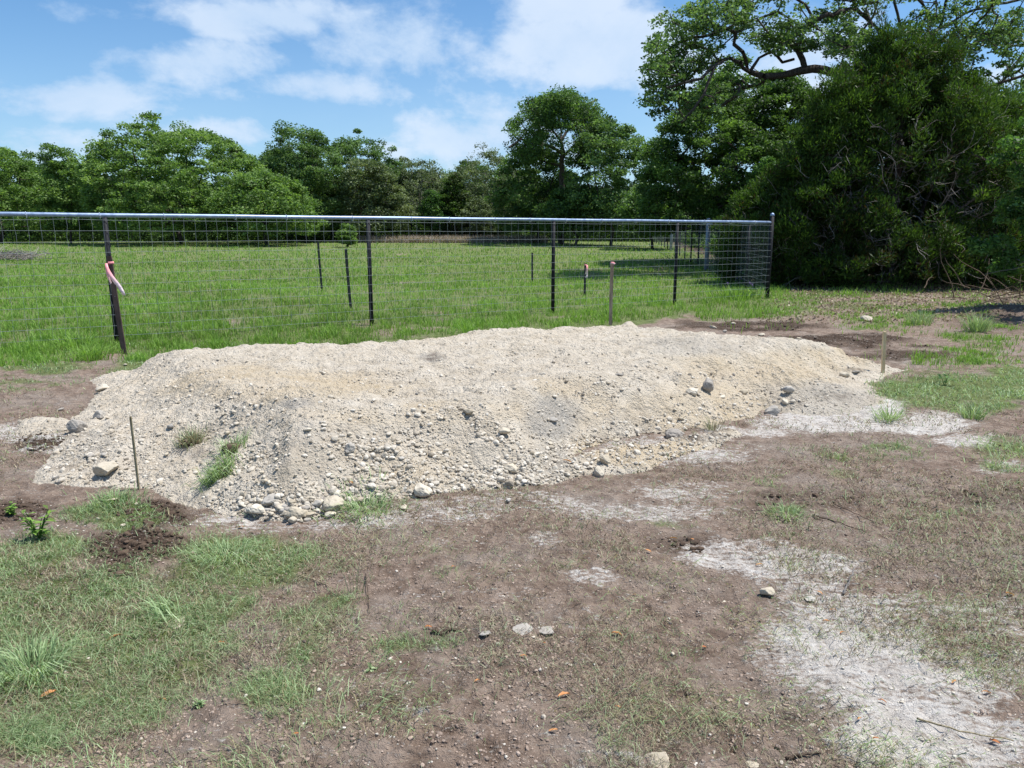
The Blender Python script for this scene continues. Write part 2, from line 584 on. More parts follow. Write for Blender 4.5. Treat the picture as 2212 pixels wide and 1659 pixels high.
# ------------------------------------------------------------------ ground masks
def ell(dx, dy, lst):
    out = np.full(np.shape(dx), -0.35)
    for (cx, cy, rx, ry, w) in lst:
        q = ((dx - cx) / rx) ** 2 + ((dy - cy) / ry) ** 2
        out = np.maximum(out, w * np.clip(1.45 - q, -0.6, 1))
    return out


GR_E = [(200, 1390, 330, 190, .85), (520, 1210, 170, 70, .9), (20, 1500, 220, 120, .8), (230, 1120, 130, 28, .9), (90, 1190, 120, 40, .6),
        (450, 1300, 130, 60, .7), (680, 1340, 90, 110, .4), (560, 1500, 110, 60, .5), (60, 1250, 140, 60, .7), (300, 1290, 220, 60, .7),
        (2060, 850, 180, 45, 1.), (2240, 830, 120, 40, .9), (1990, 690, 210, 26, .7), (2100, 775, 140, 22, .5), (1560, 655, 260, 36, 1.),
        (1900, 650, 400, 22, .8), (2120, 720, 90, 34, .7), (2160, 985, 110, 40, .5), (1900, 975, 130, 22, .35), (790, 1095, 70, 16, .7),
        (80, 790, 130, 20, .8), (60, 830, 130, 16, .4), (40, 850, 60, 20, .3), (1250, 1220, 50, 25, .2), (1650, 1035, 60, 20, .3),
        (980, 1250, 90, 18, .35), (900, 1400, 120, 20, .3), (2190, 1250, 60, 60, .3), (1820, 1020, 40, 10, .35),
        (-500, 1300, 500, 250, .8), (2600, 800, 350, 90, .8), (1700, 1108, 40, 14, .5), (1460, 1130, 60, 14, .25), (2030, 1100, 110, 20, .3)]
CH_E = [(2090, 1600, 150, 70, .75), (1850, 1400, 210, 110, .85), (1690, 1220, 150, 40, .7), (2000, 1500, 170, 60, .8), (1780, 1370, 140, 75, .95), (1900, 1450, 170, 90, .8), (1950, 1580, 150, 90, 1.), (2080, 1350, 150, 50, .55), (1590, 1200, 130, 35, .6),
        (1700, 1230, 130, 40, .55), (1800, 905, 190, 26, .9), (1990, 915, 110, 24, .85), (2100, 950, 70, 16, .8), (1430, 975, 170, 30, .5),
        (60, 930, 110, 24, .9), (100, 975, 60, 10, .4), (1100, 1090, 260, 22, .45), (1380, 1100, 180, 24, .45), (1480, 1050, 100, 20, .4),
        (1740, 1290, 90, 40, .6), (1350, 1650, 80, 30, .3), (880, 1530, 40, 20, .25), (1270, 1255, 55, 16, .4), (2130, 1420, 130, 60, .5),
        (1900, 885, 60, 20, 1.), (700, 1120, 300, 22, .4), (1000, 1110, 120, 14, .4), (1600, 935, 110, 12, .6), (1180, 1170, 40, 14, .4),
        (2140, 1010, 60, 16, .4)]
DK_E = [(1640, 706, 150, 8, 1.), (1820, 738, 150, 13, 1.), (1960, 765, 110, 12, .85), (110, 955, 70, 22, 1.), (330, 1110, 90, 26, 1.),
        (290, 1180, 110, 38, 1.), (270, 1220, 60, 26, .9), (20, 1110, 100, 30, .7), (1720, 1080, 130, 28, .45), (2150, 680, 90, 40, .6),  # last entry: dirt bank, darkened also for the shade of the edge tree
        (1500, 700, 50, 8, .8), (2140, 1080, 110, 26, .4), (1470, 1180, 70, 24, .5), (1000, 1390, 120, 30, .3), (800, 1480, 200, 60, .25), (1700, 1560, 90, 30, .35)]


def masks(x, y):
    x = np.asarray(x, float); y = np.asarray(y, float)
    ys = np.maximum(y, 0.9)
    dx, dy = toD(x, ys)
    wob = fbm(x * 1.7, y * 1.7, 31, 4)
    wob2 = fbm(x * 6, y * 6, 41, 3)
    dx = dx + 38 * wob; dy2 = dy + 16 * fbm(x * 1.9, y * 1.9, 51, 3)
    near = y < 60
    g = ell(dx, dy2, GR_E) + 0.5 * wob2 + .25 * wob - .75 * sstep(6.2, 7.5, x) * (fbm(x * 1.4, y * 2.2, 79, 3) > -.05) * sstep(10, 13, y)
    ch = ell(dx, dy2, CH_E) * .85 + 0.42 * fbm(x * 3, y * 5, 61, 5, gain=.62) + .1
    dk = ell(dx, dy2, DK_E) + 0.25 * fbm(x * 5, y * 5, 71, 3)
    # the pasture beyond the fence line
    side = (y - (11.25 + (x + 5.8) * 0.645))
    fld = sstep(-0.9, 0.3, side + 0.5 * wob + 2.3 * sstep(-5.4, -4.4, x) * (1 - sstep(1.5, 4.5, x)) + .9)
    g = np.where(near, np.maximum(g, fld * (1.0 + .35 * wob2 - .5 * sstep(.25, .6, fbm(x * .8, y * .8, 77, 3)))), 1.0)
    # under the wood on the right: leaf litter
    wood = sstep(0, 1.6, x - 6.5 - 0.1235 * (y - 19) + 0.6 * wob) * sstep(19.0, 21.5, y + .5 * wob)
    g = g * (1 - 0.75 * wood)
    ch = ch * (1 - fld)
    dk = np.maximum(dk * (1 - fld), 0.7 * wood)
    return np.clip(g, 0, 1), np.clip(ch, 0, 1), np.clip(dk, 0, 1), wood


def micro(x, y, g, ch, dk):
    """small relief of the soil"""
    near = 1 - sstep(14, 22, np.hypot(x, y))
    z = 0.030 * fbm(x * 0.9, y * 0.9, 3, 3) + 0.016 * fbm(x * 4.5, y * 4.5, 4, 3) + 0.017 * fbm(x * 17, y * 17, 6, 3) + .004 * fbm(x * 45, y * 45, 8, 2)
    wd, _ = worley(x * 11, y * 11, 9)
    z = z + 0.010 * (dk * 1.8 + 0.25) * np.clip(1 - wd * 1.3, 0, 1)
    ys = np.maximum(y, 0.9)
    dx, dy = toD(x, ys)
    # lug marks of the machine that ran over here
    wx = x + 0.12 * fbm(x * 2, y * 2, 12, 2); wy = y + 0.12 * fbm(x * 2, y * 2, 13, 2)
    t1 = ell(dx, dy, [(1720, 1030, 420, 90, .8), (1500, 1140, 300, 50, .5), (1980, 1180, 260, 60, .5)])
    z = z + 0.014 * np.clip(t1, 0, 1) * np.abs(np.sin((wy + 0.12 * wx) * math.pi / 0.10)) * (.5 + .5 * fbm(x * 3, y * 3, 15, 2))
    c1 = P(900, 1700); t2 = ell(dx, dy, [(850, 1560, 330, 90, .9), (1300, 1560, 150, 60, .4), (1550, 1620, 170, 60, .8)])
    z = z + 0.024 * np.clip(t2, 0, 1) * np.abs(np.sin(np.hypot(wx - c1[0], wy - c1[1]) * math.pi / 0.075)) * (.6 + .6 * fbm(x * 4, y * 4, 16, 2))
    t3 = ell(dx, dy, [(1950, 1600, 160, 80, 1)])
    z = z + 0.008 * np.clip(t3, 0, 1) * np.sin((wy * 0.8 - 0.6 * wx) * 2 * math.pi / 0.07)
    return z * near


def ground_h(x, y):
    g, ch, dk, wd = masks(x, y)
    z = GZ(x, y) + micro(x, y, g, ch, dk)
    bx, by, _ = P(2195, 690)
    z = z + 0.28 * np.exp(-(((x - bx) / 1.1) ** 2 + ((y - by) / 1.1) ** 2))
    return z


# polar sheet, fine in front of the camera
thf = np.arange(-0.80, 0.8001, 0.0026)
coarse = np.linspace(0.80, 2 * math.pi - 0.80, 60)[1:-1]
th = np.concatenate([thf, coarse])
rr = [0.9]
while rr[-1] < 14: rr.append(rr[-1] * 1.0032)
while rr[-1] < 900: rr.append(rr[-1] * 1.014)
rr = np.array(rr)
R2, T2 = np.meshgrid(rr, th, indexing='ij')
gx = R2 * np.sin(T2); gy_ = R2 * np.cos(T2)
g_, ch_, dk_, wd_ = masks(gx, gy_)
gz_ = ground_h(gx, gy_)
nr, nt = R2.shape
verts = np.stack([gx.ravel(), gy_.ravel(), gz_.ravel()], 1)
ii = np.arange(nr - 1)[:, None] * nt; jj = np.arange(nt)[None, :]; j2 = (jj + 1) % nt
quads = np.stack([ii + jj, ii + nt + jj, ii + nt + j2, ii + j2], -1).reshape(-1, 4)
cen = len(verts)
verts = np.vstack([verts, [[0, 0, 0]]])
fan = np.stack([np.full(nt, cen), np.arange(nt), (np.arange(nt) + 1) % nt], 1)
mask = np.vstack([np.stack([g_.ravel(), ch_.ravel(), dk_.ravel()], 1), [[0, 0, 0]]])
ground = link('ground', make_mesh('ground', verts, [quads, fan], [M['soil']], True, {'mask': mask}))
tag(ground, kind='structure')

# ------------------------------------------------------------------ the mound
foot = []; fval = []
def fp(px, py, slope, z=0.0, off=(0, 0)):
    x, y, _ = P(px, py, z)
    foot.append((x + off[0], y + off[1])); fval.append(slope)
for px, py, s in [(75, 1040, .2), (190, 1052, .25), (300, 1066, .3), (420, 1094, .45), (520, 1116, .68), (630, 1130, .84), (720, 1106, .84),
                  (900, 1076, .8), (1080, 1048, .76), (1180, 1034, .74), (1240, 985, .65), (1330, 952, .75), (1420, 935, .8), (1500, 926, .8), (1580, 908, .6), (1650, 885, .4), (1780, 897, .16),
                  (1905, 872, .12), (1880, 835, .14), (1905, 812, .3), (1952, 800, .35)]:
    fp(px, py, s)
for px, py, z, s in [(1850, 757, .22, .5), (1700, 738, .34, .6), (1500, 712, .40, .6), (1420, 684, .47, .6), (1320, 687, .46, .6), (1200, 703, .42, .6),
                     (1100, 708, .42, .6), (950, 716, .42, .6), (800, 731, .42, .6), (620, 737, .4, .6), (480, 746, .38, .6), (350, 753, .36, .6), (285, 757, .34, .5)]:
    fp(px, py, s, z, (0, .62))
for px, py, s in [(200, 815, .3), (205, 850, .35), (160, 905, .3), (140, 955, .3), (100, 1000, .28)]:
    fp(px, py, s)
foot = np.array(foot)
apron = np.array([P(px, py, 0)[:2] for px, py in [(1000, 1062), (1200, 1045), (1330, 1022), (1450, 996), (1540, 968), (1600, 935), (1560, 925), (1420, 958), (1310, 975), (1180, 1010)]])
apron2 = np.array([P(px, py, 0)[:2] for px, py in [(20, 935), (60, 905), (150, 900), (170, 935), (90, 945)]])


def top_h(x, y):
    dx, dy = toD(x, y, 0.35)
    h = 0.40 + 0.045 * fbm(x * .7, y * .9, 81, 3) + 0.035 * fbm(x * 1.6, y * 3.2, 82, 3)
    h = h - 0.20 * np.clip(ell(dx, dy, [(220, 980, 230, 70, 1.)]), 0, 1)          # low left lobe
    h = h - 0.09 * np.clip(ell(dx, dy, [(430, 985, 60, 60, .9)]), 0, 1)
    h = h - 0.17 * np.clip(ell(dx, dy, [(1830, 815, 190, 50, 1.)]), 0, 1)
    h = h + 0.07 * np.clip(ell(dx, dy, [(1420, 690, 110, 20, 1.), (1330, 695, 60, 12, .6)]), 0, 1)
    h = h + 0.05 * np.clip(ell(dx, dy, [(1250, 880, 300, 24, .8), (640, 900, 180, 30, .6)]), 0, 1)
    h = h - 0.03 * np.clip(ell(dx, dy, [(900, 800, 500, 30, .8)]), 0, 1)
    return np.maximum(h, 0.06)


def mound_raw(x, y):
    wx = x + 0.14 * fbm(x * 1.6, y * 1.6, 91, 3) + 0.03 * fbm(x * 7, y * 7, 92, 2)
    wy = y + 0.16 * fbm(x * 1.8 + 5, y * 1.8, 93, 3) + 0.03 * fbm(x * 7, y * 7 + 4, 94, 2)
    d, s = poly_sd(wx, wy, foot, fval)
    tp = top_h(x, y)
    a = np.maximum(d, -0.3) * s * (1 + 0.18 * fbm(x * 2.5, y * 2.5, 95, 2))
    k = 0.06
    hmix = np.clip(0.5 + 0.5 * (tp - a) / k, 0, 1)
    h = tp * (1 - hmix) + a * hmix - k * hmix * (1 - hmix)
    ddx, ddy = toD(x, y, 0.3)
    frt = sstep(790, 850, ddy) * sstep(380, 520, ddx) * (1 - sstep(1600, 1750, ddx))
    q = a / np.maximum(tp, .05)
    h = h + frt * (.6 + .6 * fbm(x * 1.3, y * 1.3, 117, 2)) * (.055 * np.exp(-((q - 1.3) / .5) ** 2) - .05 * sstep(2.0, 3.6, q))
    inn = sstep(-0.02, 0.12, h)
    # clods and rubble in the heap
    w1, id1 = worley(x * 8, y * 8, 101); w2, id2 = worley(x * 21, y * 21, 104)
    h = h + inn * (0.018 * np.clip(1 - w1 * 2.1, 0, 1) * (id1 > .8) + 0.008 * np.clip(1 - w2 * 1.7, 0, 1) * (id2 > .6))
    h = h + inn * (0.040 * fbm(x * 5, y * 5, 107, 5, gain=.66) + .016 * (np.abs(fbm(x * 15, y * 15, 108, 3)) - .3) + .036 * fbm(x * .6, y * 5, 118, 4))
    dx, dy = toD(x, y, 0.15)
    tr = np.clip(ell(dx, dy, [(1790, 835, 120, 40, 1.), (1650, 800, 120, 22, .35)]), 0, 1)
    ang = (x * 0.75 + y * 0.66) + 0.05 * fbm(x * 3, y * 3, 109, 2)
    h = h * 1.0 + tr * inn * 0.011 * np.sin(ang * 2 * math.pi / 0.09)
    rill = np.clip(a / np.maximum(tp, .05), 0, 1)
    h = h - 0.05 * inn * (1 - rill) * np.abs(fbm(x * 9, y * 1.5, 111, 3))
    da, _ = poly_sd(wx, wy, apron, [1] * len(apron))
    db, _ = poly_sd(wx, wy, apron2, [1] * len(apron2))
    dab = np.maximum(da, db)
    lay = np.minimum(dab * 0.35, 0.055) + np.where(dab > 0, 0.022 * fbm(x * 8, y * 8, 113, 3) + 0.016 * np.clip(1 - w2 * 1.4, 0, 1), 0)
    return np.maximum(h, lay)


x0, x1 = foot[:, 0].min() - .35, foot[:, 0].max() + .35
y0, y1 = foot[:, 1].min() - .3, foot[:, 1].max() + .3
GS = 0.0125
xs = np.arange(x0, x1, GS); ys = np.arange(y0, y1, GS)
MX, MY = np.meshgrid(xs, ys)
MH = mound_raw(MX, MY)
GH = ground_h(MX, MY)
MZ = GH * (1 - sstep(0.05, .2, MH)) + MH


def surf(x, y):
    """height of mound or ground, by lookup"""
    x = np.asarray(x, float); y = np.asarray(y, float)
    fi = (x - x0) / GS; fj = (y - y0) / GS
    ok = (fi > 0) & (fj > 0) & (fi < len(xs) - 2) & (fj < len(ys) - 2)
    i = np.clip(np.round(fi).astype(int), 0, len(xs) - 1); j = np.clip(np.round(fj).astype(int), 0, len(ys) - 1)
    zg = ground_h(x, y)
    mh = np.where(ok, MH[j, i], -1)
    return np.where(mh > 0.004, MZ[j, i], zg), mh


vid = np.arange(MX.size).reshape(MX.shape)
keep = (MH > -0.004)
fq = np.stack([vid[:-1, :-1], vid[:-1, 1:], vid[1:, 1:], vid[1:, :-1]], -1).reshape(-1, 4)
kk = (keep[:-1, :-1] & keep[:-1, 1:] & keep[1:, 1:] & keep[1:, :-1]).ravel()
fq = fq[kk]
used = np.unique(fq)
remap = np.full(MX.size, -1); remap[used] = np.arange(len(used))
mv = np.stack([MX.ravel()[used], MY.ravel()[used], MZ.ravel()[used]], 1)
dx, dy = toD(mv[:, 0], mv[:, 1], mv[:, 2])
fx, fy = mv[:, 0], mv[:, 1]
wv = fbm(fx * 2, fy * 2, 121, 4)
gyv = np.clip(ell(dx + 30 * wv, dy + 12 * wv, [(1190, 905, 70, 50, .9), (1180, 990, 60, 40, .6), (180, 960, 70, 40, .4), (1370, 900, 60, 35, .4), (1500, 750, 100, 20, .35), (640, 870, 40, 14, .7),
                                              (1750, 870, 150, 40, .5), (700, 980, 120, 60, .2), (930, 770, 30, 10, .6)]) + .3 * wv, 0, 1)
ylv = np.clip(.35 * fbm(fx * .8, fy * 3.5, 127, 3) + ell(dx + 30 * wv, dy + 12 * wv, [(600, 830, 260, 40, .55), (1500, 870, 200, 60, .7), (1650, 800, 180, 40, .5), (950, 890, 250, 30, .5), (1400, 980, 150, 30, .7), (900, 990, 240, 60, .25), (1300, 830, 200, 30, .35), (1800, 780, 90, 30, .5)]) + .5 * wv, 0, .9)
dkv = np.clip(ell(dx + 20 * wv, dy + 8 * wv, [(935, 770, 24, 9, .9), (1850, 800, 20, 6, .8), (1830, 860, 70, 10, .4), (1470, 942, 90, 12, 1.), (1530, 925, 70, 8, .9), (1340, 950, 70, 9, .6), (1180, 1030, 90, 8, .5), (150, 1015, 40, 8, .7), (200, 800, 30, 10, .7), (420, 975, 40, 16, .5), (150, 930, 30, 14, .5), (1700, 870, 40, 10, .4)])
              * (0.5 + .9 * fbm(fx * 14, fy * 14, 123, 3)), 0, .85)  # dark spots, plus shade painted along the hollow at the right front foot
org = np.array([float(foot[:, 0].mean()), float(foot[:, 1].mean()), 0.0])
mound = link('gravel_mound', make_mesh('gravel_mound', mv - org, [remap[fq]], [M['caliche']], True, {'mask': np.stack([gyv, ylv, dkv], 1)}), loc=tuple(org))
tag(mound, 'long low flat-topped mound of pale crushed limestone spread in front of the wire fence', 'mound')

# ------------------------------------------------------------------ fences
H_RAIL = 1.84
def fence_line(px, a=(-5.8, 11.2), b=(6.3, 19.0)):
    """point of the near fence line seen at picture column px"""
    u = (px - 1106) / FD
    dx_, dy_ = b[0] - a[0], b[1] - a[1]
    # depth = y*C_P + (CAMZ)*S_P approx for z=0
    # x = u*depth
    tt = (u * (a[1] * C_P + 0.7 * S_P) - a[0]) / (dx_ - u * dy_ * C_P)
    return np.array((a[0] + tt * dx_, a[1] + tt * dy_, 0.0))


def wire_panel(mb, p0, p1, z0f, top, bottom=0.03, sp=0.152, wr=0.003, seed=0, off=(0, 0), stays=True, rows=12, pitch=0.15):
    rg = np.random.default_rng(seed)
    p0 = np.asarray(p0, float); p1 = np.asarray(p1, float)
    L = np.linalg.norm((p1 - p0)[:2]); n = max(2, int(L / 0.5))
    ts = np.linspace(0, 1, n + 1)
    base = p0[None] + (p1 - p0)[None] * ts[:, None]
    base[:, 0] += off[0]; base[:, 1] += off[1]
    zb = GZ(base[:, 0], base[:, 1])
    for k in range(rows):
        zz = zb + top - 0.07 - k * pitch
        pts = np.stack([base[:, 0], base[:, 1], zz + rg.normal(0, 0.004, n + 1)], 1)
        mb.tube(pts, wr, 4, False)
    if stays:
        ns = int(L / sp)
        for s in range(ns + 1):
            f = s / ns
            q = p0 + (p1 - p0) * f
            zb_ = float(GZ(q[0], q[1]))
            zs = np.linspace(zb_ + top - 0.02, zb_ + top - 0.07 - (rows - 1) * pitch, 14)
            dirv = (p1 - p0)[:2] / L
            wob = rg.normal(0, 0.006, 14); wob[0] = 0
            pts = np.stack([q[0] + off[0] + dirv[0] * wob, q[1] + off[1] + dirv[1] * wob, zs], 1)
            mb.tube(pts, wr * 0.85, 3, False)


def post_mesh(h, r, sides=14, cap=False):
    mb = MB()
    mb.tube([(0, 0, -0.3), (0, 0, h * 0.5), (0, 0, h)], r, sides)
    return mb


posts = [fence_line(-880), fence_line(-300), fence_line(240), fence_line(799), fence_line(1195), fence_line(1460), fence_line(1662)]
corner = posts[-1]
left_end = posts[0]
dirn = (corner - left_end); Lf = np.linalg.norm(dirn); dirn = dirn / Lf
nrm = np.array((dirn[1], -dirn[0], 0))         # towards the camera side
fo = tuple(posts[2])
fence = empty('wire_fence', fo, 'long wire mesh fence with a shiny grey pipe top rail running behind the mound', 'fence')
fo = np.array(fo)
for i, p in enumerate(posts[:-1]):
    mb = MB(); mb.tube([p + (0, 0, -.3), p + (0, 0, 1.0), p + (0, 0, H_RAIL - .03)], 0.036, 12)
    mb.build('post', M['post'], fence, fo, True)
mb = MB(); mb.tube([corner + (0, 0, -.3), corner + (0, 0, 1.0), corner + (0, 0, H_RAIL + .17)], 0.05, 14)
cp = mb.build('corner_post', M['post'], fence, fo, True)
mb = MB(); a_ = np.linspace(0, math.pi / 2, 6)
mb.tube(np.array([corner + (0, 0, H_RAIL + .15 + .075 * math.sin(a)) for a in a_]), [max(.055 * math.cos(a), .004) for a in a_], 14)
c_ = mb.build('post_cap', M['pipe'], cp, fo, True)
mb = MB(); npt = 60
rp = [left_end + dirn * Lf * k / npt + np.array((0, 0, H_RAIL + 0.002 * math.sin(k * .7))) for k in range(npt + 1)]
rp[-1] = rp[-1] - dirn * .04
mb.tube(rp, 0.031, 12)
mb.build('top_rail', M['pipe'], fence, fo, True)
mb = MB()
wire_panel(mb, left_end, corner, None, H_RAIL, wr=0.0021, seed=3, off=tuple(nrm[:2] * 0.042))
mb.build('wire_mesh', M['wire'], fence, fo)
k = 0; s = 0.5
rg = np.random.default_rng(12)
while s < Lf - .2:
    q = left_end + dirn * s
    aa = np.linspace(0, 2 * math.pi, 9)
    mb = MB()
    pts = [q + nrm * 0.037 * math.cos(a) + np.array((0, 0, H_RAIL - 0.006 + 0.042 * math.sin(a))) + dirn * .012 * a / 6 for a in aa]
    mb.tube(pts, 0.005, 5)
    mb.build('wire_tie', M['tie'], fence, fo)
    s += rg.uniform(.75, 1.15)

# side fence running away from the corner
far = np.array((12.6, 70.0, 0.0))
sf = empty('wire_fence', tuple(corner + np.array((0.2, 1.0, 0))), 'side run of dark posted wire fence leading away from the corner along the wood', 'fence')
so = np.array(sf.location)
sd = (far - corner); Ls = np.linalg.norm(sd); sd /= Ls
q0 = corner + sd * 0.12
mb = MB()
tsn = np.linspace(0, 1, 40)
rail = [q0 + sd * (Ls - .12) * f for f in tsn]
rail = [np.array((r[0], r[1], float(GZ(r[0], r[1])) + H_RAIL)) for r in rail]
mb.tube(rail, 0.031, 10); mb.build('top_rail', M['pipe'], sf, so, True)
mb = MB(); wire_panel(mb, q0, far, None, H_RAIL, wr=0.0018, seed=8, off=(-.04, 0))
mb.build('wire_mesh', M['wire'], sf, so)
for k in range(1, 17):
    q = corner + sd * 3.05 * k
    z = float(GZ(q[0], q[1]))
    big = k in (4, 10)
    mb = MB()
    mb.tube([q + (0, 0, z - .3), q + (0, 0, z + 1), q + (0, 0, z + H_RAIL - .03 + (.2 if big else 0))], 0.085 if big else 0.036, 12)
    o = mb.build('post', M['post_grey'] if big else M['post'], sf, so, True)
    if big:
        tag(o, 'wide pale grey post')
        mb = MB()
        mb.tube(np.array([q + (0, 0, z + H_RAIL + .15 + .07 * math.sin(a)) for a in a_]), [max(.09 * math.cos(a), .004) for a in a_], 12)
        mb.build('post_cap', M['pipe'], o, so, True)

# back fence along the far side
bf = empty('wire_fence', (0, 71.0, float(GZ(0, 71))), 'distant back fence of thin dark posts and wires in front of the far trees', 'fence')
bo = np.array(bf.location)
A = np.array((-45.0, 70.5, 0)); B = far + np.array((0, 0.4, 0))
Lb = np.linalg.norm(B - A); nb = int(Lb / 3.6)
for k in range(nb + 1):
    q = A + (B - A) * k / nb
    z = float(GZ(q[0], q[1]))
    mb = MB(); mb.tube([q + (0, 0, z - .2), q + (0, 0, z + 1.7)], 0.035, 6)
    mb.build('post', M['post'], bf, bo)
mb = MB(); wire_panel(mb, A, B, None, 1.7, wr=0.006, seed=9, sp=.3, rows=11)
mb.build('wire_mesh', M['t_post'], bf, bo)
q1 = AT(1335, 492, 70.2); q2 = AT(1288, 522, 70.2)
mb = MB(); mb.tube([q1, q2], 0.05, 6); mb.build('brace', M['post'], bf, bo)


# steel posts and stakes ---------------------------------------------------------
def t_post(top, base, depth_shift, name, label, mat, ribbon=False, w=0.035, group=None, flat=False, depth=None):
    b = np.array(P(*base)) if depth is None else AT(base[0], base[1], depth)
    dpt = b[1]
    tp = AT(top[0], top[1], dpt + depth_shift)
    b = b - (tp - b) / np.linalg.norm(tp - b) * 0.05
    root = empty(name, tuple(b), label, 'stake' if 'stake' in name else 'post', group)
    mb = MB()
    ax = tp - b; L = np.linalg.norm(ax); ax /= L
    side = np.cross(ax, (0, 1, 0)); side /= np.linalg.norm(side); fw = np.cross(side, ax)
    if flat:
        sec = [(-w, -.008), (w, -.008), (w, .012), (-w, .012)]
    else:   # T section
        sec = [(-w, -.006), (w, -.006), (w, .0), (.005, .0), (.005, .03), (-.005, .03), (-.005, .0), (-w, .0)]
    n = len(sec); rows_ = [0, .25, .5, .75, .97, 1.0]
    V = []
    for ri, f in enumerate(rows_):
        sh = 0.86 if ri == len(rows_) - 1 else 1
        bow = 0.006 * math.sin(f * 3.1)
        for (u_, v_) in sec:
            V.append(b + ax * L * f + side * (u_ * sh + bow) + fw * v_)
    Q = [(r * n + k, r * n + (k + 1) % n, (r + 1) * n + (k + 1) % n, (r + 1) * n + k) for r in range(len(rows_) - 1) for k in range(n)]
    mb.add(V, Q)
    cap = np.array(V[-n:]); cc = cap.mean(0); mb.add(np.vstack([cap, cc]), None, [(k, (k + 1) % n, n) for k in range(n)])
    if not flat:  # studs
        for s_ in np.arange(.1, L - .06, .055):
            c = b + ax * s_ - fw * .009
            mb.box(c, (.012, .008, .012))
    mb.build('shaft', mat, root, b)
    if ribbon:
        rb = MB()
        zt = b + ax * (L - ribbon[0])
        rr_ = w + .006
        loop = [zt + side * rr_ * math.cos(a) * 1.05 + fw * (0.012 + 0.028 * math.sin(a)) for a in np.linspace(0, 2 * math.pi, 11)]
        V = []
        for p_ in loop: V += [p_ - ax * .016, p_ + ax * .016]
        rb.add(V, [(2 * k, 2 * k + 2, 2 * k + 3, 2 * k + 1) for k in range(10)])
        for (sx, ln, wd, drop) in ribbon[1]:
            V = []; npz = 9
            for k in range(npz):
                f = k / (npz - 1)
                c = zt + side * (rr_ * (1 if sx > 0 else -1)) + np.array((sx * f ** 1.3 * ln, -0.03 - .03 * math.sin(f * 6), -f * drop))
                ww = wd * (0.5 + 0.5 * min(1, f * 3)); tw = 0.6 * math.sin(f * 4)
                V += [c + np.array((-ww * math.cos(tw), -ww * math.sin(tw), 0)), c + np.array((ww * math.cos(tw), ww * math.sin(tw), 0))]
            rb.add(V, [(2 * k, 2 * k + 1, 2 * k + 3, 2 * k + 2) for k in range(npz - 1)])
        ro = rb.build('ribbon', M['ribbon'], root, b, True)
        md = ro.modifiers.new('thickness', 'SOLIDIFY'); md.thickness = 0.0012
    return root


t_post((236, 553), (269, 765), 0.05, 'stake', 'brown leaning stake with a long pink ribbon beside the left fence post', M['stake_brown'], (0.09, [(1, .19, .030, .42), (.5, .12, .012, .44)]), w=.033, flat=True)
t_post((687, 522), (696, 629), 0.0, 't_post', 'dark steel T-post standing alone in the grass, farther of the left pair', M['t_post'], w=.03)
t_post((747, 537), (758, 667), 0.0, 't_post', 'dark steel T-post just left of the second fence post, nearer of the pair', M['t_post'], w=.03)
t_post((1150, 546), (1150, 613), 0.0, 't_post', 'short dark steel T-post with yellow top left of the third fence post', M['t_post'], w=.03)
t_post((1265, 569), (1263, 640), 0.0, 'stake', 'short dark stake with a red ribbon on top out in the pasture', M['t_post'], (0.04, [(-.15, .1, .035, .32)]), w=.03, flat=True)
t_post((1323, 562), (1319, 700), 0.05, 'stake', 'weathered brown stake with a pink ribbon wrap rising behind the mound crest', M['stake_weathered'], (0.05, [(-.2, .05, .015, .03)]), w=.03, flat=True)


def lath(top, base, label, mat, wx, wy):
    bz = 0.0
    for _ in range(6):
        x, y, _z = P(base[0], base[1], bz); bz = float(surf(x, y)[0])
    b = np.array((x, y, bz)); tp = AT(top[0], top[1], y)
    root_b = b - (tp - b) * .12
    ax = tp - root_b; L = np.linalg.norm(ax)
    mb = MB()
    V = []
    for f in (0, .3, .6, .985, 1.0):
        s_ = .8 if f == 1.0 else 1.0
        for (u_, v_) in ((-1, -1), (1, -1), (1, 1), (-1, 1)):
            V.append(root_b + ax * f + np.array((u_ * wx / 2 * s_, v_ * wy / 2 * s_, 0)))
    Q = [(r * 4 + k, r * 4 + (k + 1) % 4, (r + 1) * 4 + (k + 1) % 4, (r + 1) * 4 + k) for r in range(4) for k in range(4)] + [(16, 17, 18, 19)]
    mb.add(V, Q)
    o = mb.build('wooden_stake', mat, None, tuple(root_b))
    tag(o, label, 'stake')


lath((282, 900), (300, 1058), 'thin wooden lath stake stuck in the left front end of the mound', M['lath_grey'], .012, .01)
lath((1911, 716), (1907, 806), 'short square tan wooden stake at the right tip of the mound', M['lath'], .034, .026)

# ------------------------------------------------------------------ trees
LASTN = [0]


